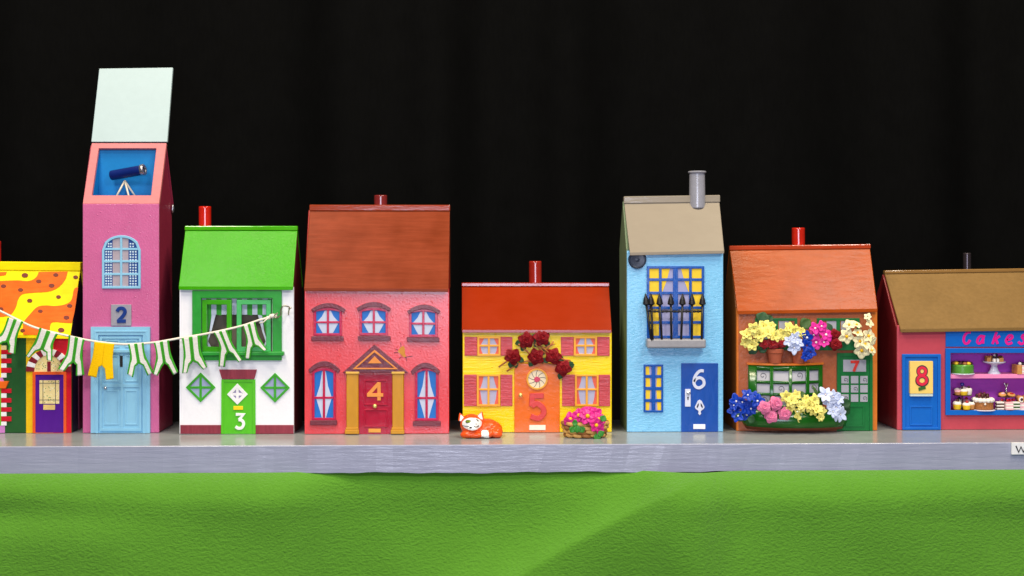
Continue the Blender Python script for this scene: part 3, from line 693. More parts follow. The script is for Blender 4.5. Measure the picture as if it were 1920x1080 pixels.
# ---------------- house 6
f = -3.3
r6 = house(1265, f, 'tall light blue model house with beige roof, grey chimney and dark blue door')
M_w6 = paint((126, 196, 236), 0.2, 0.8, (160, 260, 420), 0.10, nib=0.7, spec=0.5); M_rf6 = paint((146, 135, 120), 0.34, 0.1, (60, 120, 120), 0.04, nib=0.2, spec=0.12)
M_sd6 = paint((112, 130, 98), 0.45, 0.1); M_b6 = paint((0, 78, 170), 0.22, 0.3, (160, 160, 160), 0.1, nib=0.4); M_y6 = paint((242, 202, 40), 0.5, 0.1); M_lv6 = paint((160, 160, 200), 0.5, 0.1, var=0.04)
M_gy6 = paint((150, 148, 152), 0.3, 0.3, nib=0.3)
wall6, roof6, _ = body(r6, f, 1175.5, 1356, 470, 810.5, (1181, 473.5, 1358, 470), (1169.5, 370, 1348, 368), 64, M_w6, M_sd6, M_rf6, cap=14, lip=6, eo=9, capm=paint((150, 140, 126), 0.12, 0.15, (60, 200, 260), 0.08, nib=0.3, spec=0.7))
chimney(roof6, f, 64, 1292, 1322.5, 321, 383, paint((150, 150, 160), 0.16, 0.1, spec=0.8), flare=1, back=-4)
dp = W(1195, 487, f - 4); ds = MB().lathe((dp.x, f * U, dp.z), [(17 * U, 0), (17 * U, 4 * U), (15 * U, 5.5 * U), (13 * U, 5 * U), (4 * U, 4.4 * U), (4 * U, 7 * U), (0.5 * U, 7.5 * U)], 28, axis=(0, -1, 0)).build('wall_disc', paint((36, 44, 62), 0.3, 0.2), r6)
cu = []
for sg, x_e in ((-1, 1216), (1, 1318)):
    P = [(x_e, 502), (1266.5 + sg * 10, 502), (1266.5 + sg * 16, 525), (1266.5 + sg * 26, 552), (1266.5 + sg * 33, 578), (1266.5 + sg * 30, 604), (1266.5 + sg * 26, 630), (x_e, 630)]
    cu.append((P, M_y6))
w6 = window(r6, f, 1213, 499, 1320.5, 634, 4.6, [(1238.5, 5), (1266.8, 9), (1294.8, 5)], [524.5, 549.5, 577, 604.5], M_b6, M_lv6, cu, mw=5, th=3, jit=0.4)
MB().prism(f, rect(1214, 652, 1320, 658.5), 0, 3).build('window_base', M_w6, w6, bevel=0.5)
# small balcony: ledge + spear railing
lg = MB().prism(f, rect(1213.5, 636, 1324, 653), 0, 26)
bal = lg.build('balcony', M_gy6, r6, bevel=3)
spears = [(1212, 1221.5, 10, 24), (1221, 1224, 6, 24), (1237, 1241, 24, 23), (1258, 1259, 24, 23), (1279.5, 1277, 24, 23), (1297.5, 1297, 24, 23), (1317, 1315.5, 20, 23)]
for xt, xb, ot, ob in spears:
    mb = MB(); a_ = W(xb, 640, f - ob); b_ = W(xt, 572, f - ot); tip = W(xt + (xt - xb) * .2, 549, f - ot)
    d_ = (tip - b_); mb.tube([a_, b_], 2.3 * U, 10); mb.lathe(b_ - d_ * .05, [(2 * U, 0), (6.5 * U, 3 * U), (4.8 * U, d_.length * .5), (0.6 * U, d_.length)], 4, axis=d_)
    mb.build('railing_spear', M_black, bal)
mb = MB(); mb.tube([W(1213, 583, f - 12), W(1224, 584, f - 24), W(1312, 584, f - 24), W(1318, 583, f - 14)], 1.8 * U, 8)
for k in range(12): mb.ell(W(1228 + k * 7.4, 584, f - 24), (2.6 * U,) * 3, 8, 6)
mb.build('railing_bar', M_black, bal)
cu = []
for k, y in enumerate((688, 709, 731.5, 752.5)):
    pass
w6b = window(r6, f, 1207, 683.5, 1243.5, 773, 3.6, [(1225.3, 7)], [706, 728.5, 751], M_b6, M_lv6, [([(1209, 686), (1217, 686), (1219.5, 728), (1217, 771), (1209, 771)], M_y6), ([(1242, 686), (1233, 686), (1230.5, 728), (1233, 771), (1242, 771)], M_y6)], mw=6, th=3, jit=.4)
d6 = MB().prism(f, rect(1277.5, 681, 1346.5, 810), 0, 2.4).build('door', paint((6, 74, 166), 0.32, 0.4, (160, 160, 60), 0.12, nib=0.4), r6, bevel=0.6)
M_pw = paint((214, 218, 236), 0.4, 0.15)
glyph(f, '6', 1299.5, 694, 1322, 728, 5.6, 2.2, 4).build('number', M_pw, d6, bevel=0.4)
lk = MB().prism(f, rect(1284.5, 729.5, 1295, 762.5), 2.2, 4).build('lock_plate', M_pw, d6, bevel=0.4)
kp = W(1291, 737, f - 5); MB().lathe((kp.x, (f - 3.5) * U, kp.z), [(3.4 * U, 0), (3.6 * U, 2.5 * U), (2.2 * U, 3.6 * U)], 16, axis=(0, -1, 0)).build('handle', M_steel, lk)
mb = MB(); mb.prism(f, [(1288.5, 744), (1291.5, 744), (1290.8, 750), (1289.2, 750)], 3.8, 4.4); mb.build('keyhole', M_black, lk)
kn = MB().prism(f, [(1312, 749.5), (1316, 752), (1318.5, 757.5), (1321.5, 763.5), (1319.5, 767), (1314.5, 770.5), (1314, 773), (1315, 775.5), (1312, 779), (1309, 775.5), (1310, 773), (1309.5, 770.5), (1304.5, 767), (1302.8, 763.5), (1305.8, 757.5), (1308.2, 752)], 2.2, 4.6).build('knocker', M_pw, d6, bevel=0.6)
mb = MB()
for sg in (-1, 1): mb.prism(f, [(1312 + sg * 1.6, 756), (1312 + sg * 3.6, 757.5), (1312 + sg * 6, 763), (1312 + sg * 4.6, 765.5), (1312 + sg * 2, 761)], 4.4, 4.9)
mb.build('knocker_hole', M_ink, kn)
MB().prism(f, rect(1300, 795.5, 1322.5, 804.5), 2.2, 3.8).build('letter_plate', paint((240, 242, 250), 0.4, 0.1), d6, bevel=0.4)

# ---------------- house 7
f = 4
r7 = house(1513, f, 'orange brown flower shop model house with orange wooden roof and green bay window')
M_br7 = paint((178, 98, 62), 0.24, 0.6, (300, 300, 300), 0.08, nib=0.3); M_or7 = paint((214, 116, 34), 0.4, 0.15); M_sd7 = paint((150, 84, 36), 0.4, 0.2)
M_rf7 = paint((166, 72, 14), 0.22, 0.4, (40, 130, 170), 0.16, nib=0.15, dist=0.0008, spec=0.12); M_g7 = paint((22, 92, 16), 0.2, 0.15, (60, 120, 120), 0.08, coat=0.3); M_dg7 = paint((16, 108, 50), 0.34, 0.3)
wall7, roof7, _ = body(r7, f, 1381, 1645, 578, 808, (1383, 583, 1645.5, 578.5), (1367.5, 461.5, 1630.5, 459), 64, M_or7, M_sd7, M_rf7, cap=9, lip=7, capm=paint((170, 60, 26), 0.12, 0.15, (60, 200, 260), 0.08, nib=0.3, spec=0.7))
chimney(roof7, f, 64, 1485, 1509, 427, 461, paint((190, 32, 12), 0.12, 0.04, spec=0.8))
MB().prism(f, rect(1385, 582, 1634.5, 807.5), -1, 0.9).build('brick_panel', M_br7, r7)
M_pl7 = paint((168, 168, 178), 0.45, 0.1, var=0.05)
for x0, x1 in ((1416, 1495), (1532, 1612)):
    a = x0 + 4; b_ = x1 - 4; m_ = (a + b_) / 2
    window(r7, f, x0, 596.5, x1, 656, 5, [(m_, 7)], [], M_dg7, M_br7, [(rect(m_ - 22, 602, m_ - 3, 650), M_pl7), (rect(m_ + 5, 602, m_ + 24, 650), M_pl7)], o=0.9)
# bay window: curved front
def curved(mb, x0, x1, y0, y1, ofn, th, n=14, m=0):
    A = []; 
    for i in range(n + 1):
        x = x0 + (x1 - x0) * i / n; o_ = ofn(x)
        pt = W(x, y0, f); pb = W(x, y1, f)
        A.append([Vector((pt.x, (f - o_) * U, pt.z)), Vector((pb.x, (f - o_) * U, pb.z)), Vector((pt.x, (f - o_ + th) * U, pt.z)), Vector((pb.x, (f - o_ + th) * U, pb.z))])
    ids = [mb.add(a) for a in A]
    for i in range(n):
        p, q = ids[i], ids[i + 1]
        mb.face([p, p + 1, q + 1, q], m, True); mb.face([p, q, q + 2, p + 2], m); mb.face([p + 1, p + 3, q + 3, q + 1], m); mb.face([p + 2, q + 2, q + 3, p + 3], m)
    for p, fl in ((ids[0], 0), (ids[-1], 1)): mb.face([p, p + 2, p + 3, p + 1] if not fl else [p, p + 1, p + 3, p + 2], m)
    return mb
def ob(x): u = (x - 1471.5) / 70; return 6 + 20 * (1 - u * u)
bay = curved(MB(), 1402, 1541, 684, 790, lambda x: ob(x) - 2.5, 3).build('bay_window', M_pl7, r7)
fr = MB()
cols = [(1402, 1416), (1439, 1445), (1473.5, 1479), (1506, 1513), (1532, 1541)]
for a, b_ in cols: curved(fr, a, b_, 684, 790, ob, 4, 6)
for k, (a, b_) in enumerate(((684, 693), (712, 717.5), (734.5, 739.5), (757, 762))): curved(fr, 1402.3, 1540.7, a, b_, lambda x: ob(x) - 0.35, 3.4, 20)
fr.build('frame', M_g7, bay)
mb = MB(); n = 24; ap = []; 
for i in range(n + 1): x = 1400 + 143 * i / n; ap.append((x, ob(x) + 1.5))
zt = W(1471, 681.5, f - 20).z; zb_ = W(1471, 685, f - 20).z
T_ = [(W(x, 700, f).x, (f - o_) * U) for x, o_ in ap]; T_ = [(T_[0][0], f * U)] + T_ + [(T_[-1][0], f * U)]
a = mb.add([(x, y, zt) for x, y in T_]); b = mb.add([(x, y, zb_) for x, y in T_]); N_ = len(T_)
mb.face([a + i for i in range(N_)]); mb.face([b + i for i in range(N_)][::-1])
for i in range(N_): mb.face([a + i, b + i, b + (i + 1) % N_, a + (i + 1) % N_])
mb.build('ledge', M_or7, bay, bevel=0.5)
sp = MB()
def spiral(cx_, cy_, rr, o_fn, mb):
    P = []
    for k in range(26):
        t = k / 25 * 4.6 * math.pi / 2; q = rr * (0.18 + 0.82 * k / 25); x = cx_ + q * math.cos(t); y = cy_ + q * math.sin(t); p_ = W(x, y, f); P.append(Vector((p_.x, (f - o_fn(x)) * U, p_.z)))
    mb.tube(P, 0.42 * U, 5)
for cx_, cy_ in ((1427, 703), (1494, 702), (1459, 726.5), (1522, 725), (1429, 748)): spiral(cx_, cy_, 6.5, lambda x: ob(x) - 2.3, sp)
sp.build('swirl_pattern', M_ink, bay)
# window box: half-elliptic planter
wb = MB(); xc, hw = 1489, 100; n = 30; rows = []
def plan(t, k): return (xc + hw * k * math.cos(math.pi - t), 46 * k * math.sin(t))
for k, py in ((1.0, 764), (0.985, 790), (0.95, 797)):
    row = []
    for i in range(n + 1):
        x, o_ = plan(math.pi * i / n, k); p_ = W(x, py, f); row.append(wb.add([(p_.x, (f - o_) * U, p_.z + o_ * 0.0)]))
    rows.append(row)
for j_ in range(2):
    for i in range(n): wb.face([rows[j_][i], rows[j_ + 1][i], rows[j_ + 1][i + 1], rows[j_][i + 1]], 0, True)
wb.face([rows[0][i] for i in range(n + 1)], 1); wb.face([rows[2][i] for i in range(n, -1, -1)], 0)
box7 = wb.build('window_box', [M_g7, paint((70, 50, 40), 0.9, 0.3)], r7)
mb = MB(); rows = []
for k, py in ((0.94, 796.5), (0.9, 803), (0.62, 804)):
    row = []
    for i in range(n + 1):
        x, o_ = plan(math.pi * i / n, k); p_ = W(x, py, f); row.append(mb.add([(p_.x, (f - o_ * .8) * U, p_.z)]))
    rows.append(row)
for j_ in range(2):
    for i in range(n): mb.face([rows[j_][i], rows[j_ + 1][i], rows[j_ + 1][i + 1], rows[j_][i + 1]], 0, True)
mb.face([rows[2][i] for i in range(n, -1, -1)], 0)
mb.build('box_bracket', paint((128, 66, 38), 0.4, 0.2), box7)
bx = MB()
for x0, x1 in ((1412, 1498), (1530, 1614)): bx.prism(f, rect(x0, 636, x1, 657), 0.5, 12)
bx.build('window_box', M_dg7, r7, bevel=1)
# door
d7 = MB().prism(f, rect(1571, 662.5, 1636, 807.5), 0, 3).build('door', M_dg7, r7, bevel=0.6)
mb = MB().ring(f, [(1570, 662), (1636.5, 662), (1636.5, 808), (1569.5, 808)], [(1575.5, 668), (1631, 668), (1631, 808.3), (1575.5, 808.3)], 1, 5); mb.ring(f, rect(1586, 760, 1621, 800), rect(1589, 763, 1618, 797), 2.5, 4.2); mb.build('door_frame', M_dg7, d7, bevel=0.7)
pn = MB().prism(f, rect(1581, 674.5, 1624, 697), 2, 3.8).build('pane', M_pl7, d7, bevel=0.3)
glyph(f, '7', 1595, 677, 1609, 696.5, 5, 3.4, 5.4).build('number', paint((220, 56, 44), 0.4, 0.2), pn, bevel=0.4)
sw = MB()
for i, x in enumerate((1577.5, 1595.5, 1613)):
    for j_, y in enumerate((705, 722, 739.5)):
        MB().prism(f, rect(x, y, x + 14, y + 14), 2, 3.9).build('pane', M_pl7, d7, bevel=0.3)
        if (i + j_) % 2 == 0: spiral(x + 7, y + 7, 4.6, lambda q: 4.1, sw)
sw.build('swirl_pattern', M_ink, d7)

# ---------------- house 8 (cut by the right edge of the photograph)
f = 10
r8 = house(1850, f, 'rose red cake shop model house with brown roof and blue front at far right')
M_w8 = paint((194, 72, 86), 0.4, 0.12, (150, 150, 150), 0.05); M_sd8 = paint((128, 26, 34), 0.38, 0.1); M_rf8 = paint((128, 98, 54), 0.5, 0.4, (200, 120, 330), 0.12, dist=0.0007, spec=0.12); M_b8 = paint((0, 100, 196), 0.42, 0.12, var=0.05)
wall8, roof8, _ = body(r8, f, 1682.5, 2020, 610, 806, (1688.5, 617, 2026, 612), (1657.5, 508, 1987, 503), 92, M_w8, M_sd8, M_rf8, hole=(1783, 662.5, 1985, 769.5), cap=7, lip=7, capm=paint((140, 104, 56), 0.12, 0.15, (60, 200, 260), 0.08, nib=0.3, spec=0.7))
chimney(roof8, f, 92, 1806, 1820.5, 474, 507, paint((60, 52, 56), 0.15, 0.05, metal=0.5))
d8 = MB().prism(f, rect(1693, 665, 1763.5, 806), 0, 2).build('door', M_b8, r8)
mb = MB().ring(f, [(1692, 664), (1764.5, 664), (1764.5, 806), (1692.5, 806)], [(1698, 669.5), (1758.5, 669.5), (1758.5, 801), (1698, 801)], -.4, 4.5); mb.ring(f, rect(1706, 761, 1749, 798), rect(1709, 764, 1746, 795), 1.5, 3.4); mb.build('door_frame', M_b8, d8, bevel=0.8)
pad = MB().prism(f, rect(1706.5, 677.5, 1749.5, 738), 1.5, 9).build('notice_pad', paint((246, 208, 110), 0.55, 0.1, var=0.04), d8, bevel=0.5)
MB().prism(f, rect(1707, 735.5, 1749, 743), 1.5, 7.5).build('pad_edge', paint((214, 226, 214), 0.6, 0.3, (50, 50, 900), 0.15), pad)
glyph(f, '8', 1720, 687, 1738, 722.5, 7.6, 8.6, 9.4).build('number_outline', M_ink, pad)
glyph(f, '8', 1720.5, 688, 1737.5, 721.5, 5, 9.0, 10).build('number', paint((226, 42, 70), 0.4, 0.1), pad)
MB().prism(f, [(1722, 727), (1735, 723.5), (1736, 729), (1723, 733)], 8.6, 10).build('green_tag', paint((52, 104, 40), 0.5, 0.2), pad)
sg = MB().prism(f, rect(1773.5, 620, 2010, 650), 0, 2.5).build('shop_sign', M_b8, r8)
for ch_, a in (('C', (1806, 622.5, 1820, 645)), ('a', (1831, 628.5, 1845.5, 645)), ('k', (1860, 622.5, 1875, 645)), ('e', (1885, 628, 1899.5, 645.5)), ('s', (1908.5, 627, 1925, 645.5))):
    glyph(f, ch_, *a, 4.6, 2.2, 3.2).build('letter', paint((226, 20, 140), 0.4, 0.1), sg)
MB().ring(f, rect(1773.5, 653, 1995, 778.5), rect(1782.5, 662, 1986, 769.5), -.4, 5).build('window_frame', M_b8, r8, bevel=0.7)
M_pu8 = paint((190, 80, 208), 0.5, 0.1, var=0.04); M_ps8 = paint((248, 146, 196), 0.42, 0.1, var=0.04)
p0, p1 = W(1783, 662, f), W(1986, 769.5, f); yi = (f + 50) * U
MB().box(p0.x - 4 * U, p1.x, yi, yi + 2 * U, p1.z, p0.z).build('niche_back', M_pu8, r8)
mb = MB().box(p0.x - 4 * U, p0.x - 1 * U, (f + 6) * U, yi, p1.z, p0.z); mb.box(p1.x, p1.x + 2 * U, (f + 6) * U, yi, p1.z, p0.z); mb.box(p0.x - 4 * U, p1.x, (f + 6) * U, yi, p0.z, p0.z + 2 * U); mb.build('niche_side', M_pu8, r8)
MB().box(p0.x - 4 * U, p1.x, (f + 2) * U, yi, p1.z - 3 * U, p1.z).build('niche_floor', M_ps8, r8)
s0, s1 = W(1783, 702.5, f + 3).z, W(1783, 710, f + 3).z
MB().box(p0.x - 1 * U, p1.x, (f + 3) * U, yi, s1, s0).build('niche_shelf', M_ps8, r8, bevel=0.8)
SHELF_Z, FLOOR_Z = s0, p1.z
# ------------------------------------------------------------------ the washing line
FC = -21
M_cord = paint((238, 228, 214), 0.85, 0.6, (900, 300, 300), 0.1)
cp = [(-60, 556), (0, 583), (30, 598), (60, 612), (90, 621), (120, 628), (160, 637), (200, 643), (240, 645.5), (290, 642), (340, 633.5), (380, 627), (420, 619), (455, 610.5), (485, 600.5), (505, 595), (519, 590)]
cpts = catmull([tuple(W(x, y, FC)) for x, y in cp], 5)
mb = MB().tube(cpts, 2.1 * U, 8)
kx = W(512, 592.5, FC); mb.ell(kx, (8 * U, 4 * U, 4.2 * U), 10, 8); mb.ell(W(503, 596, FC), (5 * U, 3.6 * U, 3.4 * U), 10, 6); mb.tube([W(505, 594, FC - 3), W(494, 604, FC - 5), W(486, 606, FC - 3)], 1.2 * U, 6)
line = solo(mb, 'washing_line', M_cord, 'white cord strung across the house fronts and knotted to a hook on the white house', 'cord')
M_fw = paint((226, 222, 216), 0.95, 0.6, (500, 500, 500), 0.06, spec=0.1, dist=0.0008); M_fg = paint((62, 156, 40), 0.95, 0.6, (500, 500, 500), 0.12, spec=0.1); M_fy = paint((250, 196, 8), 0.95, 0.6, (500, 500, 500), 0.06, spec=0.1, dist=0.0008)
def garment(TL, TR, ROB, RIB, RN, LN, LIB, LOB, mats, label, wl=None, wr=None, yellow=False, d=0):
    """half panels left and right: outer edge top > hip > hem, inner edge top > crotch > hem"""
    mid = ((TL[0] + TR[0]) / 2, (TL[1] + TR[1]) / 2); cr = ((RN[0] + LN[0]) / 2, (RN[1] + LN[1]) / 2)
    mb = MB(); ph = random.uniform(0, 6); tilt = random.uniform(0, 3); curl = random.uniform(-1, 4)
    for side in (0, 1):
        T = TL if side == 0 else TR; OB = LOB if side == 0 else ROB; IB = LIB if side == 0 else RIB; NN = LN if side == 0 else RN
        hip = (T[0] * .5 + (NN[0] * 1.0 + (T[0] - mid[0]) * .42) * .5, T[1] * .36 + NN[1] * .64)
        hip = (mid[0] * .38 + cr[0] * .62 + (T[0] - mid[0]) * 1.0, hip[1] - 3)
        oe = catmull([T, hip, OB], 10); ie = catmull([mid, (mid[0] * .45 + cr[0] * .55, mid[1] * .45 + cr[1] * .55), cr], 6)[:-1]
        ie = ie + [Vector(NN)] + [Vector((NN[0] + (IB[0] - NN[0]) * k / 7, NN[1] + (IB[1] - NN[1]) * k / 7)) for k in range(1, 8)]
        nv = len(oe) - 1
        cols = [0, .12, .24, .42, .60, .78, .90, 1.0] if side == 0 else [0, .12, .24, .42, .60, .78, .90, 1.0]
        rows = []
        ni = len(ie) - 1
        for j in range(nv + 1):
            A = oe[j]; q = j / nv * ni; i0 = min(ni - 1, int(q)); Bp = ie[i0].lerp(ie[i0 + 1], q - i0); row = []
            for c in cols:
                P = A.lerp(Bp, c); vv = j / nv
                off = 2.2 * math.sin(P.x / 9 + ph) * vv + tilt * vv + curl * vv * vv * (1 if side else -.4)
                row.append(mb.add([W(P.x, P.y, FC - 3.0 - d - off * 1.3)]))
            rows.append(row)
        for j in range(nv):
            for i in range(len(cols) - 1):
                g_ = 0 if yellow else (1 if (i < 2 or i >= 5) else 0)
                idx = [rows[j][i], rows[j][i + 1], rows[j + 1][i + 1], rows[j + 1][i]]
                mb.face(idx if side == 0 else idx[::-1], g_, True)
    return solo(mb, 'felt_shorts', mats, label, 'shorts', 'felt shorts hung on the washing line', solid=2.0 * U)
SM = [M_fw, M_fg]
GA = [
 ((14.5, 595), (43.5, 603), (28.5, 664), (15, 660.5), (17, 649), (7, 642), (-8, 652), (-16, 640), 'striped felt shorts at the left edge of the photo, in front of the spotted roof'),
 ((74.5, 614), (108.5, 627), (98, 677), (88, 675), (87, 660), (68, 658), (55, 671), (48.5, 667), 'striped felt shorts hanging just left of the arch over the purple door'),
 ((129, 628), (158.5, 637), (158, 703), (142.5, 705), (143.5, 684), (130, 684), (121, 696), (108.5, 692), 'striped felt shorts hanging between the purple door and the pink house'),
 ((177, 641), (214.5, 645), (213, 710), (199, 712.5), (196.5, 690), (185, 687), (180.4, 708), (164.5, 704), 'plain yellow felt shorts in front of the light blue door'),
 ((240, 645.5), (269, 643), (287.5, 697.5), (277, 704.5), (267.5, 684), (254, 686), (249.5, 708), (238.5, 701), 'striped felt shorts on the right half of the light blue door'),
 ((288.5, 643), (316.6, 638), (333.8, 697), (325, 703), (314, 684), (304.5, 686), (295, 705), (286.5, 701), 'striped felt shorts across the right corner of the pink house'),
 ((341, 634.5), (374, 629), (388.5, 688), (381, 693), (369, 680), (356, 683), (351, 699.5), (341.5, 700), 'striped felt shorts hanging above the left diamond window of the white house'),
 ((400.6, 624), (425.5, 618.5), (454.5, 674.5), (447, 679.5), (436, 663), (424.5, 665), (421.4, 688), (409.5, 687), 'striped felt shorts hanging just above the dark red lintel, left half of the green window'),
 ((454.7, 611.5), (478.5, 603.5), (500.8, 655), (494, 658.5), (483.5, 650), (472, 653), (469, 673), (458.5, 671.5), 'striped felt shorts nearest the hook, in front of the right pane of the green window'),
]
for k, g_ in enumerate(GA): garment(*g_[:8], [M_fy] if k == 3 else SM, g_[8], yellow=(k == 3))

# ------------------------------------------------------------------ flowers
def frame_of(nv):
    n_ = Vector(nv).normalized(); a_ = n_.cross(Vector((0.1, 0.2, 1))).normalized(); return n_, a_, n_.cross(a_)
def petal(mb, C, d, n_, sd, r, wd, cup, tipn=0.0, base=0.12, m=0, nv=5, pointed=0.0):
    def fn(u, v):
        uu = 2 * u - 1; sh = math.sin(math.pi * min(1, (0.10 + 0.90 * v) ** (0.75 + pointed))) ** (0.6 + pointed * .6) if v < 1 else 0.25 - pointed * .15
        sh = max(sh, 0.22 if v < .5 else 0.0)
        return C + d * (r * (base + (1 - base) * v)) + sd * (uu * wd * sh) + n_ * (cup * v * r + 0.30 * wd * uu * uu * sh + tipn * r * v * v)
    mb.grid(fn, 4, nv, m)
def blossom(par, px, py, f, rr, mat, cmat, npet=5, lean=(0, 0), wid=0.42, pointed=0.0, cup=0.16, layers=1, cr=0.2, name='flower'):
    C = W(px, py, f); n_, a_, b_ = frame_of((lean[0] + random.uniform(-.45, .45), -1, lean[1] + random.uniform(-.3, .5)))
    mb = MB(); t0 = random.uniform(0, 6); r = rr * 0.97 * U
    for ly in range(layers):
        for k in range(npet):
            t = t0 + 2 * math.pi * (k + ly * .5) / npet + random.uniform(-.12, .12)
            d = a_ * math.cos(t) + b_ * math.sin(t); sd = n_.cross(d)
            q = r * random.uniform(.88, 1.08) * (1 - .3 * ly)
            petal(mb, C + n_ * (ly * 1.5 * U), d, n_, sd, q, q * (wid - .04), cup + random.uniform(-.12, .16) + .3 * ly, random.uniform(-.25, .05), pointed=pointed)
    o = mb.build(name, mat, par, solid=0.7 * U)
    if cmat:
        MB().ell(C + n_ * (cr * r * .6), (cr * r, cr * r, cr * r), 10, 6).build('flower_centre', cmat, o)
    return o
def rose(par, px, py, f, rr, mat, lean=(0, 0), name='rose', star=False):
    C = W(px, py, f); n_, a_, b_ = frame_of((lean[0] + random.uniform(-.2, .2), -1, lean[1] + random.uniform(-.05, .25))); mb = MB(); r = rr * U
    t0 = random.uniform(0, 6)
    for ring_, (np_, rad, cup, wd, up) in enumerate(((5, 1.22 if star else 1.0, 0.02, .56, 0), (5, .80, .45, .52, .10), (4, .58, .80, .42, .18), (3, .34, 1.5, .30, .25))):
        for k in range(np_):
            t = t0 + ring_ * .6 + 2 * math.pi * k / np_ + random.uniform(-.1, .1); d = a_ * math.cos(t) + b_ * math.sin(t)
            petal(mb, C + n_ * (up * r), d, n_, n_.cross(d), rad * r, wd * r, cup, -.18 if ring_ < 2 else -.3, base=.05, pointed=0.35 if (star and ring_ == 0) else 0)
    mb.ell(C + n_ * .35 * r, (.2 * r, .2 * r, .3 * r), 8, 6)
    return mb.build(name, mat, par, solid=0.7 * U)
def leaf(par, px, py, f, L_, wd, ang, mat, name='leaf', tilt=0.1):
    C = W(px, py, f); n_, a_, b_ = frame_of((random.uniform(-.2, .2), -1, tilt)); t = math.radians(ang)
    d = Vector((math.cos(t), 0, math.sin(t))); d = (d - n_ * d.dot(n_)).normalized(); mb = MB()
    petal(mb, C, d, n_, n_.cross(d), L_ * U, wd * U, .1, -.2, base=0, pointed=.45, nv=7)
    return mb.build(name, mat, par, solid=0.6 * U)
M_leaf = paint((34, 76, 38), 0.5, 0.4, (300, 300, 300), 0.15); M_leaf2 = paint((60, 92, 36), 0.5, 0.4, (300, 300, 300), 0.15)
FLG = dict(grain=(260, 260, 260), rough=0.62, bump=0.25)
M_pyel = paint((250, 236, 130), var=0.08, **FLG); M_cry = paint((246, 236, 190), var=0.08, **FLG); M_wbl = paint((206, 216, 246), var=0.08, **FLG); M_blu = paint((4, 58, 176), 0.35, 0.25, (260, 260, 260), 0.15)
M_mag = paint((226, 44, 160), 0.5, 0.25, (260, 260, 260), 0.15); M_pnk = paint((226, 120, 162), 0.5, 0.25, (260, 260, 260), 0.12); M_dred = paint((132, 0, 14), 0.5, 0.4, (260, 260, 260), 0.3, spec=0.15); M_red = paint((158, 10, 22), 0.5, 0.3, (260, 260, 260), 0.2)
M_cyel = paint((246, 190, 20), 0.6, 0.6, (500, 500, 500)); M_pearl = paint((240, 236, 236), 0.25, 0)
FG = 'artificial flower bunches on the orange brown house'
def bunch(px, py, f, label, group=FG): p = W(px, py, f); return thing('flower_bunch', p, label, 'flowers', group)
# upper row
b_ = bunch(1450, 640, -14, 'pale yellow flower bunch under the left upper window of the flower shop')
for x, y, q in [(1400, 628, 13), (1414, 616, 13), (1432, 612, 14), (1410, 646, 13), (1424, 628, 15), (1440, 624, 13), (1454, 630, 13), (1468, 626, 13), (1480, 616, 13), (1491, 620, 13), (1502, 624, 12), (1446, 612, 11), (1468, 634, 10), (1488, 630, 11), (1397, 642, 10)]:
    blossom(b_, x, y, -14 - random.uniform(0, 14), q, M_pyel, None, random.choice((5, 6)), ((x - 1450) / 150, 0.1), .40, pointed=.25, cup=.25, layers=2)
leaf(b_, 1426, 606, -8, 22, 13, 70, M_leaf); leaf(b_, 1436, 604, -8, 16, 10, 40, M_leaf); leaf(b_, 1502, 614, -8, 22, 12, 40, M_leaf2); leaf(b_, 1420, 650, -12, 20, 8, -140, M_leaf)
b_ = bunch(1538, 640, -16, 'bright magenta flower bunch in the middle of the upper flower row')
for x, y, q in [(1528, 616, 13), (1540, 612, 12), (1526, 628, 12), (1548, 628, 16), (1530, 642, 14), (1545, 642, 11)]: blossom(b_, x, y, -14 - random.uniform(0, 12), q, M_mag, M_pearl, 5, (0, .05), .5, cr=.17)
b_ = bunch(1566, 640, -12, 'pair of dark red rosebuds between the magenta and cream flowers')
rose(b_, 1565, 627, -14, 11, M_dred, name='flower'); rose(b_, 1567, 645, -16, 13, M_dred, name='flower'); leaf(b_, 1560, 620, -6, 16, 5, 120, M_leaf)
b_ = bunch(1615, 640, -16, 'cream flower spray with yellow centres drooping over the corner of the green door')
for x, y, q, lx, lz in [(1587, 631, 16, -.2, 0), (1592, 609, 12, -.3, .7), (1606, 609, 12, .1, .8), (1608, 624, 12, 0, .5), (1612, 640, 14, .1, .1), (1628, 630, 15, .3, .2), (1616, 657, 17, 0, -.1), (1634, 657, 12, .6, 0), (1630, 606, 10, .6, .3), (1627, 594, 8, .3, .6), (1636, 640, 11, .7, 0), (1622, 645, 12, .2, .1)]:
    blossom(b_, x, y, -16 - random.uniform(0, 14), q, M_cry, M_cyel if q > 11 else None, 5, (lx, lz), .46, cup=.12, cr=.19)
# pots on the bay window ledge
M_terra = paint((176, 88, 58), 0.75, 0.3, (200, 200, 200), 0.1)
def pot(cx_, y0, y1, r0, r1, label):
    fz = -12; p = W(cx_, y1, fz); t_ = thing('flower_pot', p, label, 'flower pot', 'terracotta pots on the bay window ledge'); p.z = zt + 0.0001; h = W(cx_, y0, fz).z - p.z; t_.location = p; t_['_loc'] = tuple(p)
    MB().lathe(p, [(r0 * U, 0), (r1 * .93 * U, h * .70), (r1 * U, h * .72), (r1 * 1.02 * U, h - .6 * U), (r1 * .9 * U, h), (r1 * .8 * U, h - 3 * U)], 28).build('pot', M_terra, t_)
    return t_
pt = pot(1453.5, 653.5, 682, 11, 15.5, 'terracotta pot of dark red roses, left one on the bay window ledge')
for x, y, q in ((1433, 645, 10), (1449, 643, 14), (1466, 644, 9)): rose(pt, x, y, -22, q, M_red, name='flower')
leaf(pt, 1438, 652, -18, 16, 6, -150, M_leaf); leaf(pt, 1460, 652, -16, 12, 5, -20, M_leaf)
pt = pot(1497.5, 655, 682, 10.5, 14.5, 'terracotta pot of white and blue flowers, right one on the bay window ledge')
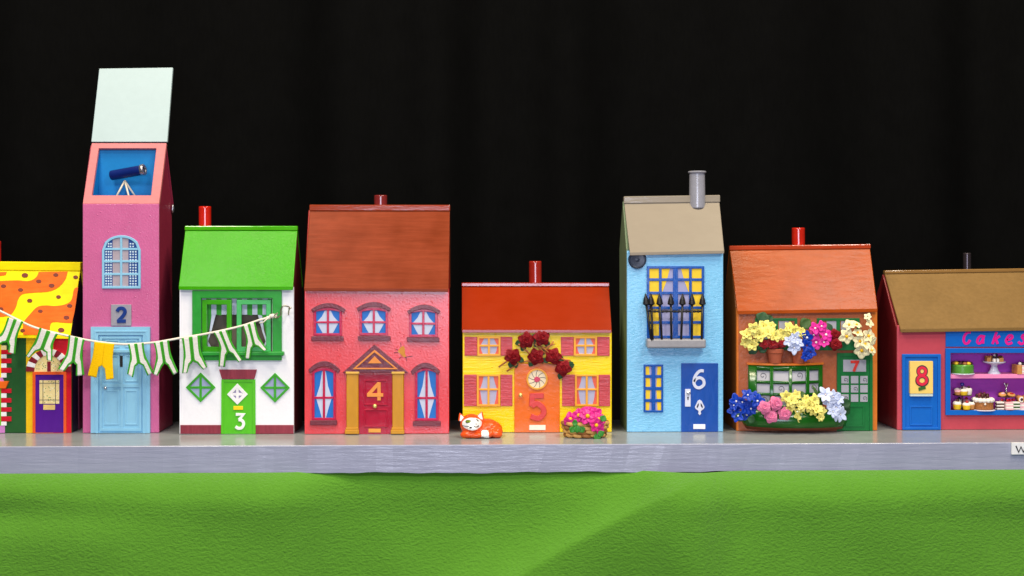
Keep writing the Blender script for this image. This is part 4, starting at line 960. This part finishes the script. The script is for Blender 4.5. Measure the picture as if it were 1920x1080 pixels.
for x, y, q in ((1480, 640, 12), (1491, 634, 13), (1489, 652, 14), (1497, 644, 11)): blossom(pt, x, y, -26 - random.uniform(0, 8), q, M_wbl, M_pearl, 5, (-.1, .1), .42, cr=.13)
for x, y, q in ((1512, 633, 15), (1513, 648, 13), (1520, 661, 12), (1511, 668, 10)): blossom(pt, x, y, -22 - random.uniform(0, 8), q, M_blu, M_pearl if y < 640 else None, 5, (.15, 0), .46, cr=.17)
# lower box
b_ = bunch(1395, 775, -36, 'deep blue flower bunch at the left end of the curved window box')
for x, y, q in [(1380, 753, 15), (1378, 770, 14), (1398, 764, 14), (1408, 766, 14), (1402, 741, 13), (1420, 752, 14), (1414, 743, 11), (1401, 778, 13), (1384, 780, 13), (1392, 754, 12), (1376, 760, 10)]:
    blossom(b_, x, y, -14 - random.uniform(0, 22) - max(0, (x - 1380) * .5), q, M_blu, M_pearl if random.random() < .7 else None, 5, ((x - 1400) / 60, .1), .46, cr=.15)
leaf(b_, 1394, 778, -34, 18, 8, -150, M_leaf); leaf(b_, 1402, 784, -36, 14, 8, -20, M_leaf); leaf(b_, 1402, 748, -20, 14, 7, 80, M_leaf)
b_ = bunch(1450, 780, -48, 'bunch of pink roses in the curved window box')
for x, y, q in ((1433, 764, 13), (1454, 757, 14.5), (1446, 781, 13), (1471, 776, 13)): rose(b_, x, y, -44 - random.uniform(0, 8), q, M_pnk, name='flower')
b_ = bunch(1508, 775, -50, 'butter yellow flower bunch in the middle of the curved window box')
for x, y, q in [(1474, 744, 14), (1484, 752, 13), (1482, 764, 12), (1492, 742, 11), (1500, 777, 15), (1503, 760, 11), (1517, 760, 14), (1527, 751, 14), (1533, 768, 13), (1524, 770, 12), (1538, 782, 9), (1511, 748, 9), (1540, 770, 10)]:
    blossom(b_, x, y, -38 - random.uniform(0, 18), q, M_pyel, None, 6, (0, .1), .40, pointed=.15, layers=2, cup=.2)
leaf(b_, 1496, 752, -34, 20, 11, 60, M_leaf2); leaf(b_, 1535, 746, -30, 26, 3, 115, M_leaf2)
b_ = bunch(1562, 770, -36, 'bluish white flower bunch at the right end of the curved window box')
for x, y, q in [(1548, 740, 16), (1562, 744, 15), (1554, 754, 15), (1572, 748, 12), (1568, 764, 13), (1562, 772, 12), (1576, 777, 15), (1567, 781, 11)]:
    blossom(b_, x, y, -20 - random.uniform(0, 18) - (1590 - x) * .2, q, M_wbl, M_pearl, 6, (.15, .05), .34, pointed=.3, cr=.1)
leaf(b_, 1578, 760, -22, 18, 10, 20, M_leaf); leaf(b_, 1582, 766, -22, 14, 8, -40, M_leaf)

# ------------------------------------------------------------------ rose garland on the yellow house
p = W(1010, 690, -6); gl = thing('rose_garland', p, 'garland of six dark red roses on twigs over the orange door of the yellow house', 'rose garland')
M_twig = paint((190, 116, 62), 0.7, 0.4, (300, 300, 300), 0.2)
for a_, b2 in (((935, 688), (972, 664)), ((950, 696), (978, 676)), ((972, 645), (1000, 670)), ((998, 640), (1024, 664)), ((1002, 640), (1030, 662)), ((1018, 664), (1038, 640)), ((1012, 656), (1040, 645)), ((976, 680), (1018, 668)), ((990, 678), (1040, 684)), ((1050, 672), (1070, 676)), ((984, 654), (996, 640))):
    A_ = W(a_[0], a_[1], -6 - random.uniform(0, 3)); B_ = W(b2[0], b2[1], -8 - random.uniform(0, 4)); M_ = (A_ + B_) / 2 + Vector((0, 0, random.uniform(-1, 1) * U))
    MB().tube([A_, M_, B_], [1.5 * U, 1.7 * U, 1.3 * U], 7).build('twig', M_twig, gl)
for x, y in ((987, 638), (1016, 633), (962, 668.5), (1005, 669), (1037, 667.5), (1056, 690)):
    ro = rose(gl, x, y, -13 - random.uniform(0, 4), 13.6, M_dred, star=True)
    for k in range(3): a_ = random.choice((-60, -30, -120, 200, 20, -80)) + random.uniform(-15, 15); leaf(ro, x + 9 * math.cos(math.radians(a_)), y - 9 * math.sin(math.radians(a_)), -8, 13, 5.5, a_, M_leaf)

# ------------------------------------------------------------------ sleeping fox
ff = -58
q0 = W(903, 820, ff); fx = thing('fox_figurine', (q0.x, ff * U, 0), 'small orange fox figurine with white face lying on the shelf before the yellow house', 'fox figurine')
def E(mb, px, py, f_, rx, ry, rz, rot=0.0):
    c = W(px, py, f_); c.z = max(c.z, 0); mb.ell(c, (rx * U, ry * U, rz * U), 20, 12, 0, Matrix.Rotation(math.radians(rot), 3, 'Y'))
fb = MB()
E(fb, 884, 796, ff - 6, 21, 19, 19.5); E(fb, 874, 799, ff - 6, 10, 13, 13); E(fb, 896, 799, ff - 8, 9, 12, 11)       # head and cheeks
E(fb, 886, 803, ff - 22, 10, 8, 7)                                                        # muzzle
E(fb, 912, 804, ff + 8, 26, 22, 19); E(fb, 922, 806, ff + 8, 20, 20, 17); E(fb, 906, 806, ff + 6, 20, 22, 18)     # body and haunch
E(fb, 932, 808, ff - 4, 11, 13, 8.5, 20); E(fb, 928, 813, ff - 14, 14, 9, 7.2, 14); E(fb, 916, 814, ff - 19, 11, 7.5, 6.8, -16); E(fb, 909.5, 815, ff - 20, 6, 6, 5.5, -20)   # tail
E(fb, 880, 814, ff - 14, 16, 12, 7.5); E(fb, 892, 815.5, ff - 18, 16, 9, 6); E(fb, 872, 815.5, ff - 16, 9, 8, 5.5)       # front paws
for p_ in fb.v: p_.z = max(p_.z, 0.0001)
tmp = fb.build('fox_tmp', paint((230, 84, 22), 0.25, 0.2, (120, 120, 120), 0.12, coat=0.3), fx)
md = tmp.modifiers.new('r', 'REMESH'); md.mode = 'VOXEL'; md.voxel_size = 0.9 * U
md = tmp.modifiers.new('s', 'SMOOTH'); md.iterations = 5; md.factor = 0.5
bpy.context.view_layer.update()
me = bpy.data.meshes.new_from_object(tmp.evaluated_get(bpy.context.evaluated_depsgraph_get())); bpy.data.objects.remove(tmp)
me.name = 'body'; me.materials.clear(); M_fox = paint((230, 84, 22), 0.25, 0.2, (120, 120, 120), 0.12, coat=0.3); M_foxw = paint((244, 242, 240), 0.28, 0.1, coat=0.3); me.materials.append(M_fox); me.materials.append(M_foxw)
def fl(px, py, f_): v = W(px, py, f_); return v - Vector(fx['_loc'])
hc = fl(885, 794.5, ff - 20); tc_ = fl(909, 815, ff - 20)
for pl in me.polygons:
    c = pl.center; pl.use_smooth = True
    dx, dz_ = (c.x - hc.x) / U, (c.z - hc.z) / U
    face = c.y < (-6 * U + fl(0, 0, ff).y) and (dx / 18) ** 2 + ((dz_ + 0.22 * abs(dx) * 0) / 10.8) ** 2 < 1
    tail = (c - tc_).length < 9.6 * U and c.y < fl(0, 0, ff - 10).y and c.x > fl(899.5, 0, ff).x
    pl.material_index = 1 if (face or tail) else 0
bo = bpy.data.objects.new('body', me); sc.collection.objects.link(bo); bo.parent = fx
for cx_, cy_, lean_, mir in ((868, 781, -9, -1), (899, 778, 7, 1)):
    for nm, s_, of, mt in (('ear', 1.0, 0, M_fox), ('inner_ear', .68, -2.6, M_foxw)):
        base = W(cx_, cy_ + 8, ff - 7 + of); mb = MB()
        tip = W(cx_ + lean_ * s_ * .8, cy_ + 8 - 17 * s_ - (1 if s_ < 1 else 0), ff - 4 + of)
        a_ = mb.add([base + Vector((-9.5 * s_ * U, 0, (-1 if mir < 0 else 3) * U)), base + Vector((9.5 * s_ * U, 0, (3 if mir < 0 else -1) * U)), base + Vector((0, (5 if s_ == 1 else 1.5) * U, 0)), tip, base + Vector((0, -2 * U * (1 if s_ == 1 else .6), 1 * U))])
        for q_ in ((0, 4, 3), (4, 1, 3), (1, 2, 3), (2, 0, 3), (0, 2, 1, 4)): mb.face([a_ + i for i in q_])
        if s_ == 1: eo_ = mb.build(nm, mt, fx, bevel=1.2)
        else: mb.build(nm, mt, eo_, bevel=.5)
def on_face(px, py):      # front surface of the head, by ray casting into the body mesh
    o_ = W(px, py, ff - 60) - Vector(fx['_loc']); ok, loc, nn, ix = bo.ray_cast(o_, (W(px, py, ff) - W(px, py, ff - 60)).normalized())
    return (loc if ok else W(px, py, ff - 24) - Vector(fx['_loc'])) + Vector(fx['_loc'])
bpy.context.view_layer.update()
ep = on_face(878, 790.5); ey = MB().ell(ep, (5.2 * U, 1.4 * U, 3.4 * U), 16, 10).build('eye', M_black, fx)
MB().ell(ep + Vector((0.2 * U, -.7 * U, 0)), (4.0 * U, 1.3 * U, 2.3 * U), 16, 10).build('iris', paint((150, 176, 20), 0.2, 0), ey)
MB().ell(ep + Vector((-.2 * U, -1.4 * U, 0)), (1.1 * U, 1.0 * U, 1.9 * U), 10, 8).build('pupil', M_black, ey)
mb = MB(); mb.tube([on_face(x, y) + Vector((0, -.3 * U, 0)) for x, y in ((893.5, 785.5), (895, 788), (897, 789.5))], 1.1 * U, 6); mb.build('closed_eye', paint((90, 80, 40), 0.4, 0), fx)
mb = MB(); mb.tube([on_face(x, y) + Vector((0, -.3 * U, 0)) for x, y in ((866, 797.5), (872, 799), (880, 799.2))], .55 * U, 6)
mb.tube([on_face(x, y) + Vector((0, -.3 * U, 0)) for x, y in ((888.5, 799.5), (892, 800.7), (895, 800.2), (897.5, 798.3))], .9 * U, 6); mb.tube([on_face(x, y) + Vector((0, -.3 * U, 0)) for x, y in ((892.6, 793.8), (892.6, 797))], .5 * U, 6); mb.build('mouth', M_black, fx)
MB().ell(on_face(882.5, 801.8), (2.6 * U, 1.4 * U, 1.6 * U), 12, 8).build('nose', M_black, fx)

# ------------------------------------------------------------------ flower basket
fb_ = -60
q0 = W(1097, 819, fb_); bk = thing('flower_basket', (q0.x, fb_ * U, 0), 'small woven basket of pink flowers on the shelf before the right of the yellow house', 'flower basket')
M_wick = paint((206, 158, 84), 0.55, 0.5, (300, 300, 300), 0.25); M_wick2 = paint((150, 98, 44), 0.55, 0.5, (300, 300, 300), 0.25)
mb = MB(); rx, ry = 33, 22
mb.lathe((q0.x, fb_ * U, 0.0004), [(24 * U, 0), (25 * U, 24 * U), (3 * U, 26 * U)], 24, 1)
for v in mb.v: v.x = q0.x + (v.x - q0.x) * 1.2; v.y = fb_ * U + (v.y - fb_ * U) * .8
for rw in range(4):
    zc = (4.5 + rw * 7) * U
    for s_ in range(12):
        t0 = 2 * math.pi * (s_ + .5 * (rw % 2)) / 12; P = []
        for k in range(7):
            t = t0 + 2 * math.pi / 12 * 1.25 * (k / 6 - .5); bul = 1.0 + .10 * math.cos(math.pi * (k / 6 - .5)); sc_ = 1 + rw * .05
            P.append((q0.x + rx * bul * sc_ * U * math.cos(t), fb_ * U + ry * bul * sc_ * U * math.sin(t), zc + .8 * U * math.sin(k)))
        mb.tube(P, [2.2 * U, 3.2 * U, 3.8 * U, 4.0 * U, 3.8 * U, 3.2 * U, 2.2 * U], 8, (s_ + rw) % 3 == 0)
mb.build('basket', [M_wick, M_wick2], bk)
M_mg2 = paint((220, 40, 140), 0.35, 0.2, (260, 260, 260), 0.12)
for x, y, fo, q, lx, lz in ((1101, 781, -28, 17, 0, .25), (1086, 779, -22, 15, -.2, .4), (1117, 776, -14, 14, .3, .6), (1070, 786, -16, 15, -.5, .2), (1104, 771, -6, 15, 0, 1), (1122, 786, -20, 14, .5, .2), (1117, 797, -30, 15, .3, 0), (1124, 803, -26, 12, .4, -.1), (1064, 791, -18, 10, -.6, 0), (1092, 773, -4, 13, -.2, .9)):
    blossom(bk, x, y, fb_ + fo, q, M_mg2, M_cyel if (lz < .5 and q > 12) else None, 5, (lx, lz), .52, cup=.05, cr=.24)
M_lf3 = paint((52, 132, 40), 0.4, 0.3)
for x, y, L_, a_ in ((1082, 797, 14, -90), (1076, 800, 12, -120), (1088, 800, 12, -60), (1120, 812, 14, -95), (1124, 808, 11, -60), (1128, 790, 12, 60), (1083, 794, 10, 170)): leaf(bk, x, y, fb_ - 29, L_, 6.5, a_, M_lf3)

# ------------------------------------------------------------------ cakes in the shop window
fk = 26
def zat(px, zz, f_=fk): p_ = W(px, 700, f_); return Vector((p_.x, f_ * U, zz))
CG = 'cakes in the shop window'
def cake(px, zz, label, cat='cake', f_=fk, name='cake', grp=CG): return thing(name, zat(px, zz, f_), label, cat, grp)
sU = U * 1.012
M_choc = paint((72, 30, 22), 0.35, 0.4, (300, 300, 300), 0.25); M_crm = paint((246, 238, 226), 0.45, 0.3, (200, 200, 200), 0.06); M_bisc = paint((208, 146, 76), 0.55, 0.5, (300, 300, 300), 0.25); M_cher = paint((176, 20, 34), 0.2, 0.1); M_cust = paint((246, 204, 40), 0.4, 0.2); M_pkc = paint((246, 190, 196), 0.5, 0.2)
M_plate = paint((214, 214, 232), 0.18, 0.05); M_bbry = paint((42, 24, 44), 0.25, 0.2); M_nut = paint((156, 96, 40), 0.5, 1.0, (420, 420, 420), 0.5, dist=0.001)
# green cake
c = cake(1804, SHELF_Z, 'round green iced cake with nuts on top, upper shelf at the left end'); o_ = zat(1804, SHELF_Z)
MB().lathe(o_, [(21 * U, .1 * U), (23 * U, 1 * U), (22.5 * U, 2.2 * U)], 30).build('cake_board', M_plate, c)
MB().lathe(o_, [(20.5 * U, 2.2 * U), (21 * U, 4 * U), (20.8 * U, 16.5 * U), (19 * U, 18.5 * U), (2 * U, 18.8 * U)], 32).build('icing', paint((84, 148, 52), 0.25, 0.2, (150, 150, 150), 0.1), c)
for k in range(12):
    a_ = k * .5236; r_ = 15 * U; MB().ell(o_ + Vector((r_ * math.cos(a_), r_ * math.sin(a_), 20.5 * U)), (4.6 * U, 3.6 * U, 3.2 * U), 10, 6).build('topping', [M_nut, M_cust, M_choc][k % 3], c)
for k in range(4): MB().ell(o_ + Vector(((k - 1.5) * 5 * U, -4 * U, 21 * U)), (3.6 * U, 3.4 * U, 3.4 * U), 10, 6).build('topping', M_choc, c)
# cake stand
c = cake(1864, SHELF_Z, 'white pedestal cake stand holding pastries, middle of the upper shelf', 'cake stand', name='cake_stand'); o_ = zat(1864, SHELF_Z)
MB().lathe(o_, [(11.5 * U, .1 * U), (11.5 * U, 1.5 * U), (8 * U, 6 * U), (5.5 * U, 14 * U), (6 * U, 17 * U), (14 * U, 19.5 * U), (20.5 * U, 22 * U), (21 * U, 24 * U), (19 * U, 23.8 * U), (2 * U, 22.6 * U)], 32).build('stand', M_plate, c)
for dx, dy, w_, h_, mt in ((-12, -4, 8, 9, M_bisc), (-4, -10, 5, 7, M_crm), (3, -9, 5, 7, M_crm), (11, -6, 8, 8, M_bisc), (13, 2, 8, 11, M_bisc), (0, 4, 10, 11, M_bisc), (-11, 6, 8, 11, M_bisc)):
    b = o_ + Vector((dx * U, dy * U, 23 * U)); MB().box(b.x - w_ / 2 * U, b.x + w_ / 2 * U, b.y - 4 * U, b.y + 4 * U, b.z, b.z + h_ * U).build('pastry', mt, c, bevel=1.6)
for dx, dy, h_, mt in ((-4, -9, 32, M_bbry), (2, -8, 32, M_bbry), (0, -2, 35, M_crm), (10, -6, 33, M_choc), (5, 2, 36, M_bbry), (-8, -4, 33, M_bisc)): MB().ell(o_ + Vector((dx * U, dy * U, h_ * U)), (2.6 * U,) * 3, 10, 6).build('berry', mt, c)
# layered pink cake on the right
c = cake(1924, SHELF_Z, 'pink and cream layered cake topped with dark berries, upper shelf cut by the photo edge'); o_ = zat(1924, SHELF_Z)
for k, mt in enumerate((M_pkc, M_crm, M_pkc, M_crm, M_pkc)): MB().box(o_.x - 13 * U, o_.x + 26 * U, o_.y - 14 * U, o_.y + 14 * U, o_.z + (k * 3.4 + .2) * U, o_.z + (k * 3.4 + 3.5) * U).build('layer', mt, c, bevel=.5)
MB().box(o_.x - 22 * U, o_.x - 13.2 * U, o_.y - 14 * U, o_.y + 14 * U, o_.z + .2 * U, o_.z + 17.3 * U).build('wafer_side', M_bisc, c, bevel=.8)
for dx, dy, mt in ((-15, -8, M_crm), (-8, -6, M_bbry), (-2, -9, M_bbry), (4, -4, M_leaf2), (9, -8, M_bbry), (-8, 4, M_bbry), (14, -6, M_crm)): MB().ell(o_ + Vector((dx * U, dy * U, 19.5 * U)), (3.4 * U, 3.4 * U, 3.2 * U), 10, 6).build('berry', mt, c)
# two-tier stand of cupcakes
c = cake(1804, FLOOR_Z, 'two tier stand crowded with small cream cakes, lower left of the shop window', 'cake stand', name='tiered_cake_stand'); o_ = zat(1804, FLOOR_Z)
MB().lathe(o_, [(20.5 * U, .2 * U), (22 * U, 2 * U), (3 * U, 2.4 * U), (1.2 * U, 4 * U), (1.2 * U, 26 * U), (17 * U, 27.5 * U), (18 * U, 29 * U), (2 * U, 29 * U), (1.2 * U, 46 * U), (.4 * U, 47 * U)], 28).build('stand', M_choc, c)
MB().ell(o_ + Vector((0, 0, 48 * U)), (3.8 * U,) * 3, 12, 8).build('finial', paint((44, 40, 130), 0.15, 0), c)
def mini(par, b, r_, h_, m0, m1, m2, top=True):
    k_ = MB().lathe(b, [(r_ * .8 * U, 0), (r_ * U, h_ * .6 * U), (r_ * .9 * U, h_ * .62 * U)], 14).build('small_cake', m0, par)
    MB().ell(b + Vector((0, 0, h_ * .72 * U)), (r_ * 1.02 * U, r_ * 1.02 * U, h_ * .34 * U), 14, 8).build('cream_top', m1, k_)
    if top: MB().ell(b + Vector((0, -r_ * .3 * U, h_ * 1.08 * U)), (r_ * .42 * U,) * 3, 10, 6).build('berry', m2, k_)
for dx, dy, r_, h_, a_, b_c, d_ in ((-13, -9, 8, 15, M_cust, M_crm, M_choc), (3, -14, 7.5, 13, M_cust, M_crm, M_cher), (14, -8, 7, 14, M_bisc, M_crm, M_bbry), (-4, 8, 8, 17, M_crm, M_crm, M_bbry), (10, 8, 7, 17, M_crm, M_pkc, M_cher)): mini(c, o_ + Vector((dx * U, dy * U, 2.2 * U)), r_, h_, a_, b_c, d_)
for dx, dy, r_, h_, a_, b_c, d_ in ((-10, -4, 6.5, 9, M_bisc, M_pkc, M_crm), (0, -9, 7.5, 11, M_cust, M_crm, M_pkc), (10, -4, 7, 13, M_crm, M_crm, M_choc), (6, 7, 7, 13, M_pkc, M_crm, M_cher), (-7, 7, 6, 11, M_bisc, M_crm, M_bbry)): mini(c, o_ + Vector((dx * U, dy * U, 29 * U)), r_, h_, a_, b_c, d_, d_ is M_choc)
# nut cake
c = cake(1843, FLOOR_Z, 'nut coated cake with white cream rim and chocolate curls, lower shelf beside the tiered stand'); o_ = zat(1843, FLOOR_Z, fk - 6)
MB().lathe(o_, [(22 * U, .1 * U), (22.5 * U, 1 * U), (20 * U, 1.8 * U)], 28).build('cake_board', M_plate, c)
MB().lathe(o_, [(17 * U, 1.8 * U), (18.5 * U, 3 * U), (18.3 * U, 16 * U), (16 * U, 17 * U)], 30).build('sponge', M_nut, c)
for k in range(14): a_ = k * .4488; MB().ell(o_ + Vector((16 * U * math.cos(a_), 16 * U * math.sin(a_), 19.5 * U)), (5.2 * U, 5.2 * U, 4.6 * U), 10, 8).build('cream_swirl', M_crm, c)
MB().lathe(o_, [(16 * U, 15 * U), (16 * U, 22 * U), (2 * U, 23 * U)], 24).build('cream_top', M_crm, c)
for k in range(11): a_ = k * 2.4; q_ = 11.5 * U * math.sqrt((k + .5) / 11); MB().ell(o_ + Vector((q_ * math.cos(a_), q_ * math.sin(a_), (26 + (11 - k) * .35) * U)), (3.4 * U, 3.2 * U, 4.2 * U), 8, 6).build('chocolate_curl', M_choc if k % 4 else paint((120, 40, 60), 0.35, 0.3), c)
MB().ell(o_ + Vector((-3 * U, -18.6 * U, 13 * U)), (2 * U,) * 3, 8, 6).build('cream_dot', M_crm, c)
# tray with slices and biscuits
c = cake(1886, FLOOR_Z, 'two tier tray of biscuits over striped cake slices with a metal handle on top', 'cake stand', name='tiered_cake_stand'); o_ = zat(1886, FLOOR_Z)
MB().lathe(o_, [(21 * U, .2 * U), (22 * U, 1.6 * U), (3 * U, 1.8 * U), (1.3 * U, 3 * U), (1.3 * U, 23 * U), (14.5 * U, 24 * U), (15.5 * U, 26 * U), (2 * U, 26 * U), (1.3 * U, 44 * U), (2.4 * U, 46 * U), (.4 * U, 50 * U)], 28).build('stand', M_choc, c)
MB().tube([o_ + Vector((0, -1.5 * U, 27 * U)), o_ + Vector((0, -1.5 * U, 44 * U))], 1.6 * U, 8).build('handle', M_steel, c); 
mb = MB(); mb.tube([o_ + Vector((0, -1 * U, 43 * U)), o_ + Vector((-3.5 * U, -1 * U, 51 * U))], 1.1 * U, 6); mb.tube([o_ + Vector((0, -1 * U, 43 * U)), o_ + Vector((4 * U, -1 * U, 50 * U))], 1.1 * U, 6); mb.build('handle', M_steel, c)
for dx, dy, cols_ in ((-16, -10, (M_crm, M_choc, M_crm, M_choc, M_crm)), (-1, -16, (M_pkc, M_crm, M_pkc, M_crm, M_pkc)), (13, -12, (M_crm, M_leaf2, M_crm, M_leaf2, M_crm)), (0, 10, (M_crm, M_pkc, M_crm, M_pkc, M_crm))):
    sl = None
    for k, mt in enumerate(cols_):
        b = o_ + Vector((dx * U, dy * U, (1.8 + k * 2.9) * U)); h_ = MB().box(b.x - 6.8 * U, b.x + 6.8 * U, b.y - 5 * U, b.y + 5 * U, b.z, b.z + 2.85 * U).build('cake_slice' if sl is None else 'layer', mt, c if sl is None else sl, bevel=.3)
        sl = sl or h_
for dx, dy, mt in ((-9, -6, M_bisc), (7, -8, M_bisc), (-4, 7, M_choc), (9, 4, M_bisc)):
    k_ = MB().ell(o_ + Vector((dx * U, dy * U, 29 * U)), (7.5 * U, 7 * U, 3.2 * U), 14, 8, 0, Matrix.Rotation(.35, 3, 'X')).build('biscuit', mt, c); MB().ell(o_ + Vector((dx * U, (dy - 2) * U, 31.2 * U)), (4 * U, 3.4 * U, 1.6 * U), 10, 6).build('jam', M_pkc if dx < 0 else M_cher, k_)
for dx, dy in ((12, -4), (-9, -4), (4, -10), (-2, -13)): MB().ell(o_ + Vector((dx * U, dy * U, 19 * U)), (3 * U, 3 * U, 2.6 * U), 10, 6).build('berry', M_cher if dx else M_pkc, c)
# plate of rolls at the photo edge
c = cake(1926, FLOOR_Z, 'long cream sponge with chocolate filled rolls on top, lower shelf at the photo edge', 'cake'); o_ = zat(1926, FLOOR_Z)
for k, mt in enumerate((M_crm, M_pkc, M_crm, M_pkc)): MB().box(o_.x - 19 * U, o_.x + 28 * U, o_.y - 12 * U, o_.y + 12 * U, o_.z + (k * 3.6 + .2) * U, o_.z + (k * 3.6 + 3.7) * U).build('layer', mt, c, bevel=.4)
for dx in (-16, -4, 9, 21):
    b = o_ + Vector((dx * U, -13 * U, 20.5 * U)); ro = MB().lathe(b, [(5.6 * U, 0), (6.2 * U, 1 * U), (6.2 * U, 24 * U), (5 * U, 25 * U)], 18, axis=(.12, 1, 0)).build('roll', M_bisc, c)
    MB().lathe(b + Vector((0, -.3 * U, 0)), [(5.2 * U, 0), (5 * U, .8 * U)], 18, axis=(0, 1, 0)).build('cream_top', M_crm, ro); MB().ell(b + Vector((0, -.5 * U, 0)), (2.6 * U, 1.2 * U, 2.8 * U), 10, 6).build('filling', M_choc, ro)

# ------------------------------------------------------------------ name plate on the shelf edge
fp = FS - 0.2
p = W(1920, 852, fp); np_ = thing('name_plate', p, 'small white plate with a black letter W on the front of the grey shelf', 'name plate')
MB().prism(fp, [(1897, 831.5), (1990, 830.5), (1990, 851.5), (1897, 852.5)], 0, 4).build('plate', paint((240, 240, 242), 0.4, 0.05), np_, bevel=.5)
glyph(fp, 'W', 1905, 836, 1924, 848, 2.4, 3.8, 4.5).build('letter', paint((20, 18, 24), 0.5, 0), np_)

for o in bpy.data.objects:
    if '_loc' in o: del o['_loc']
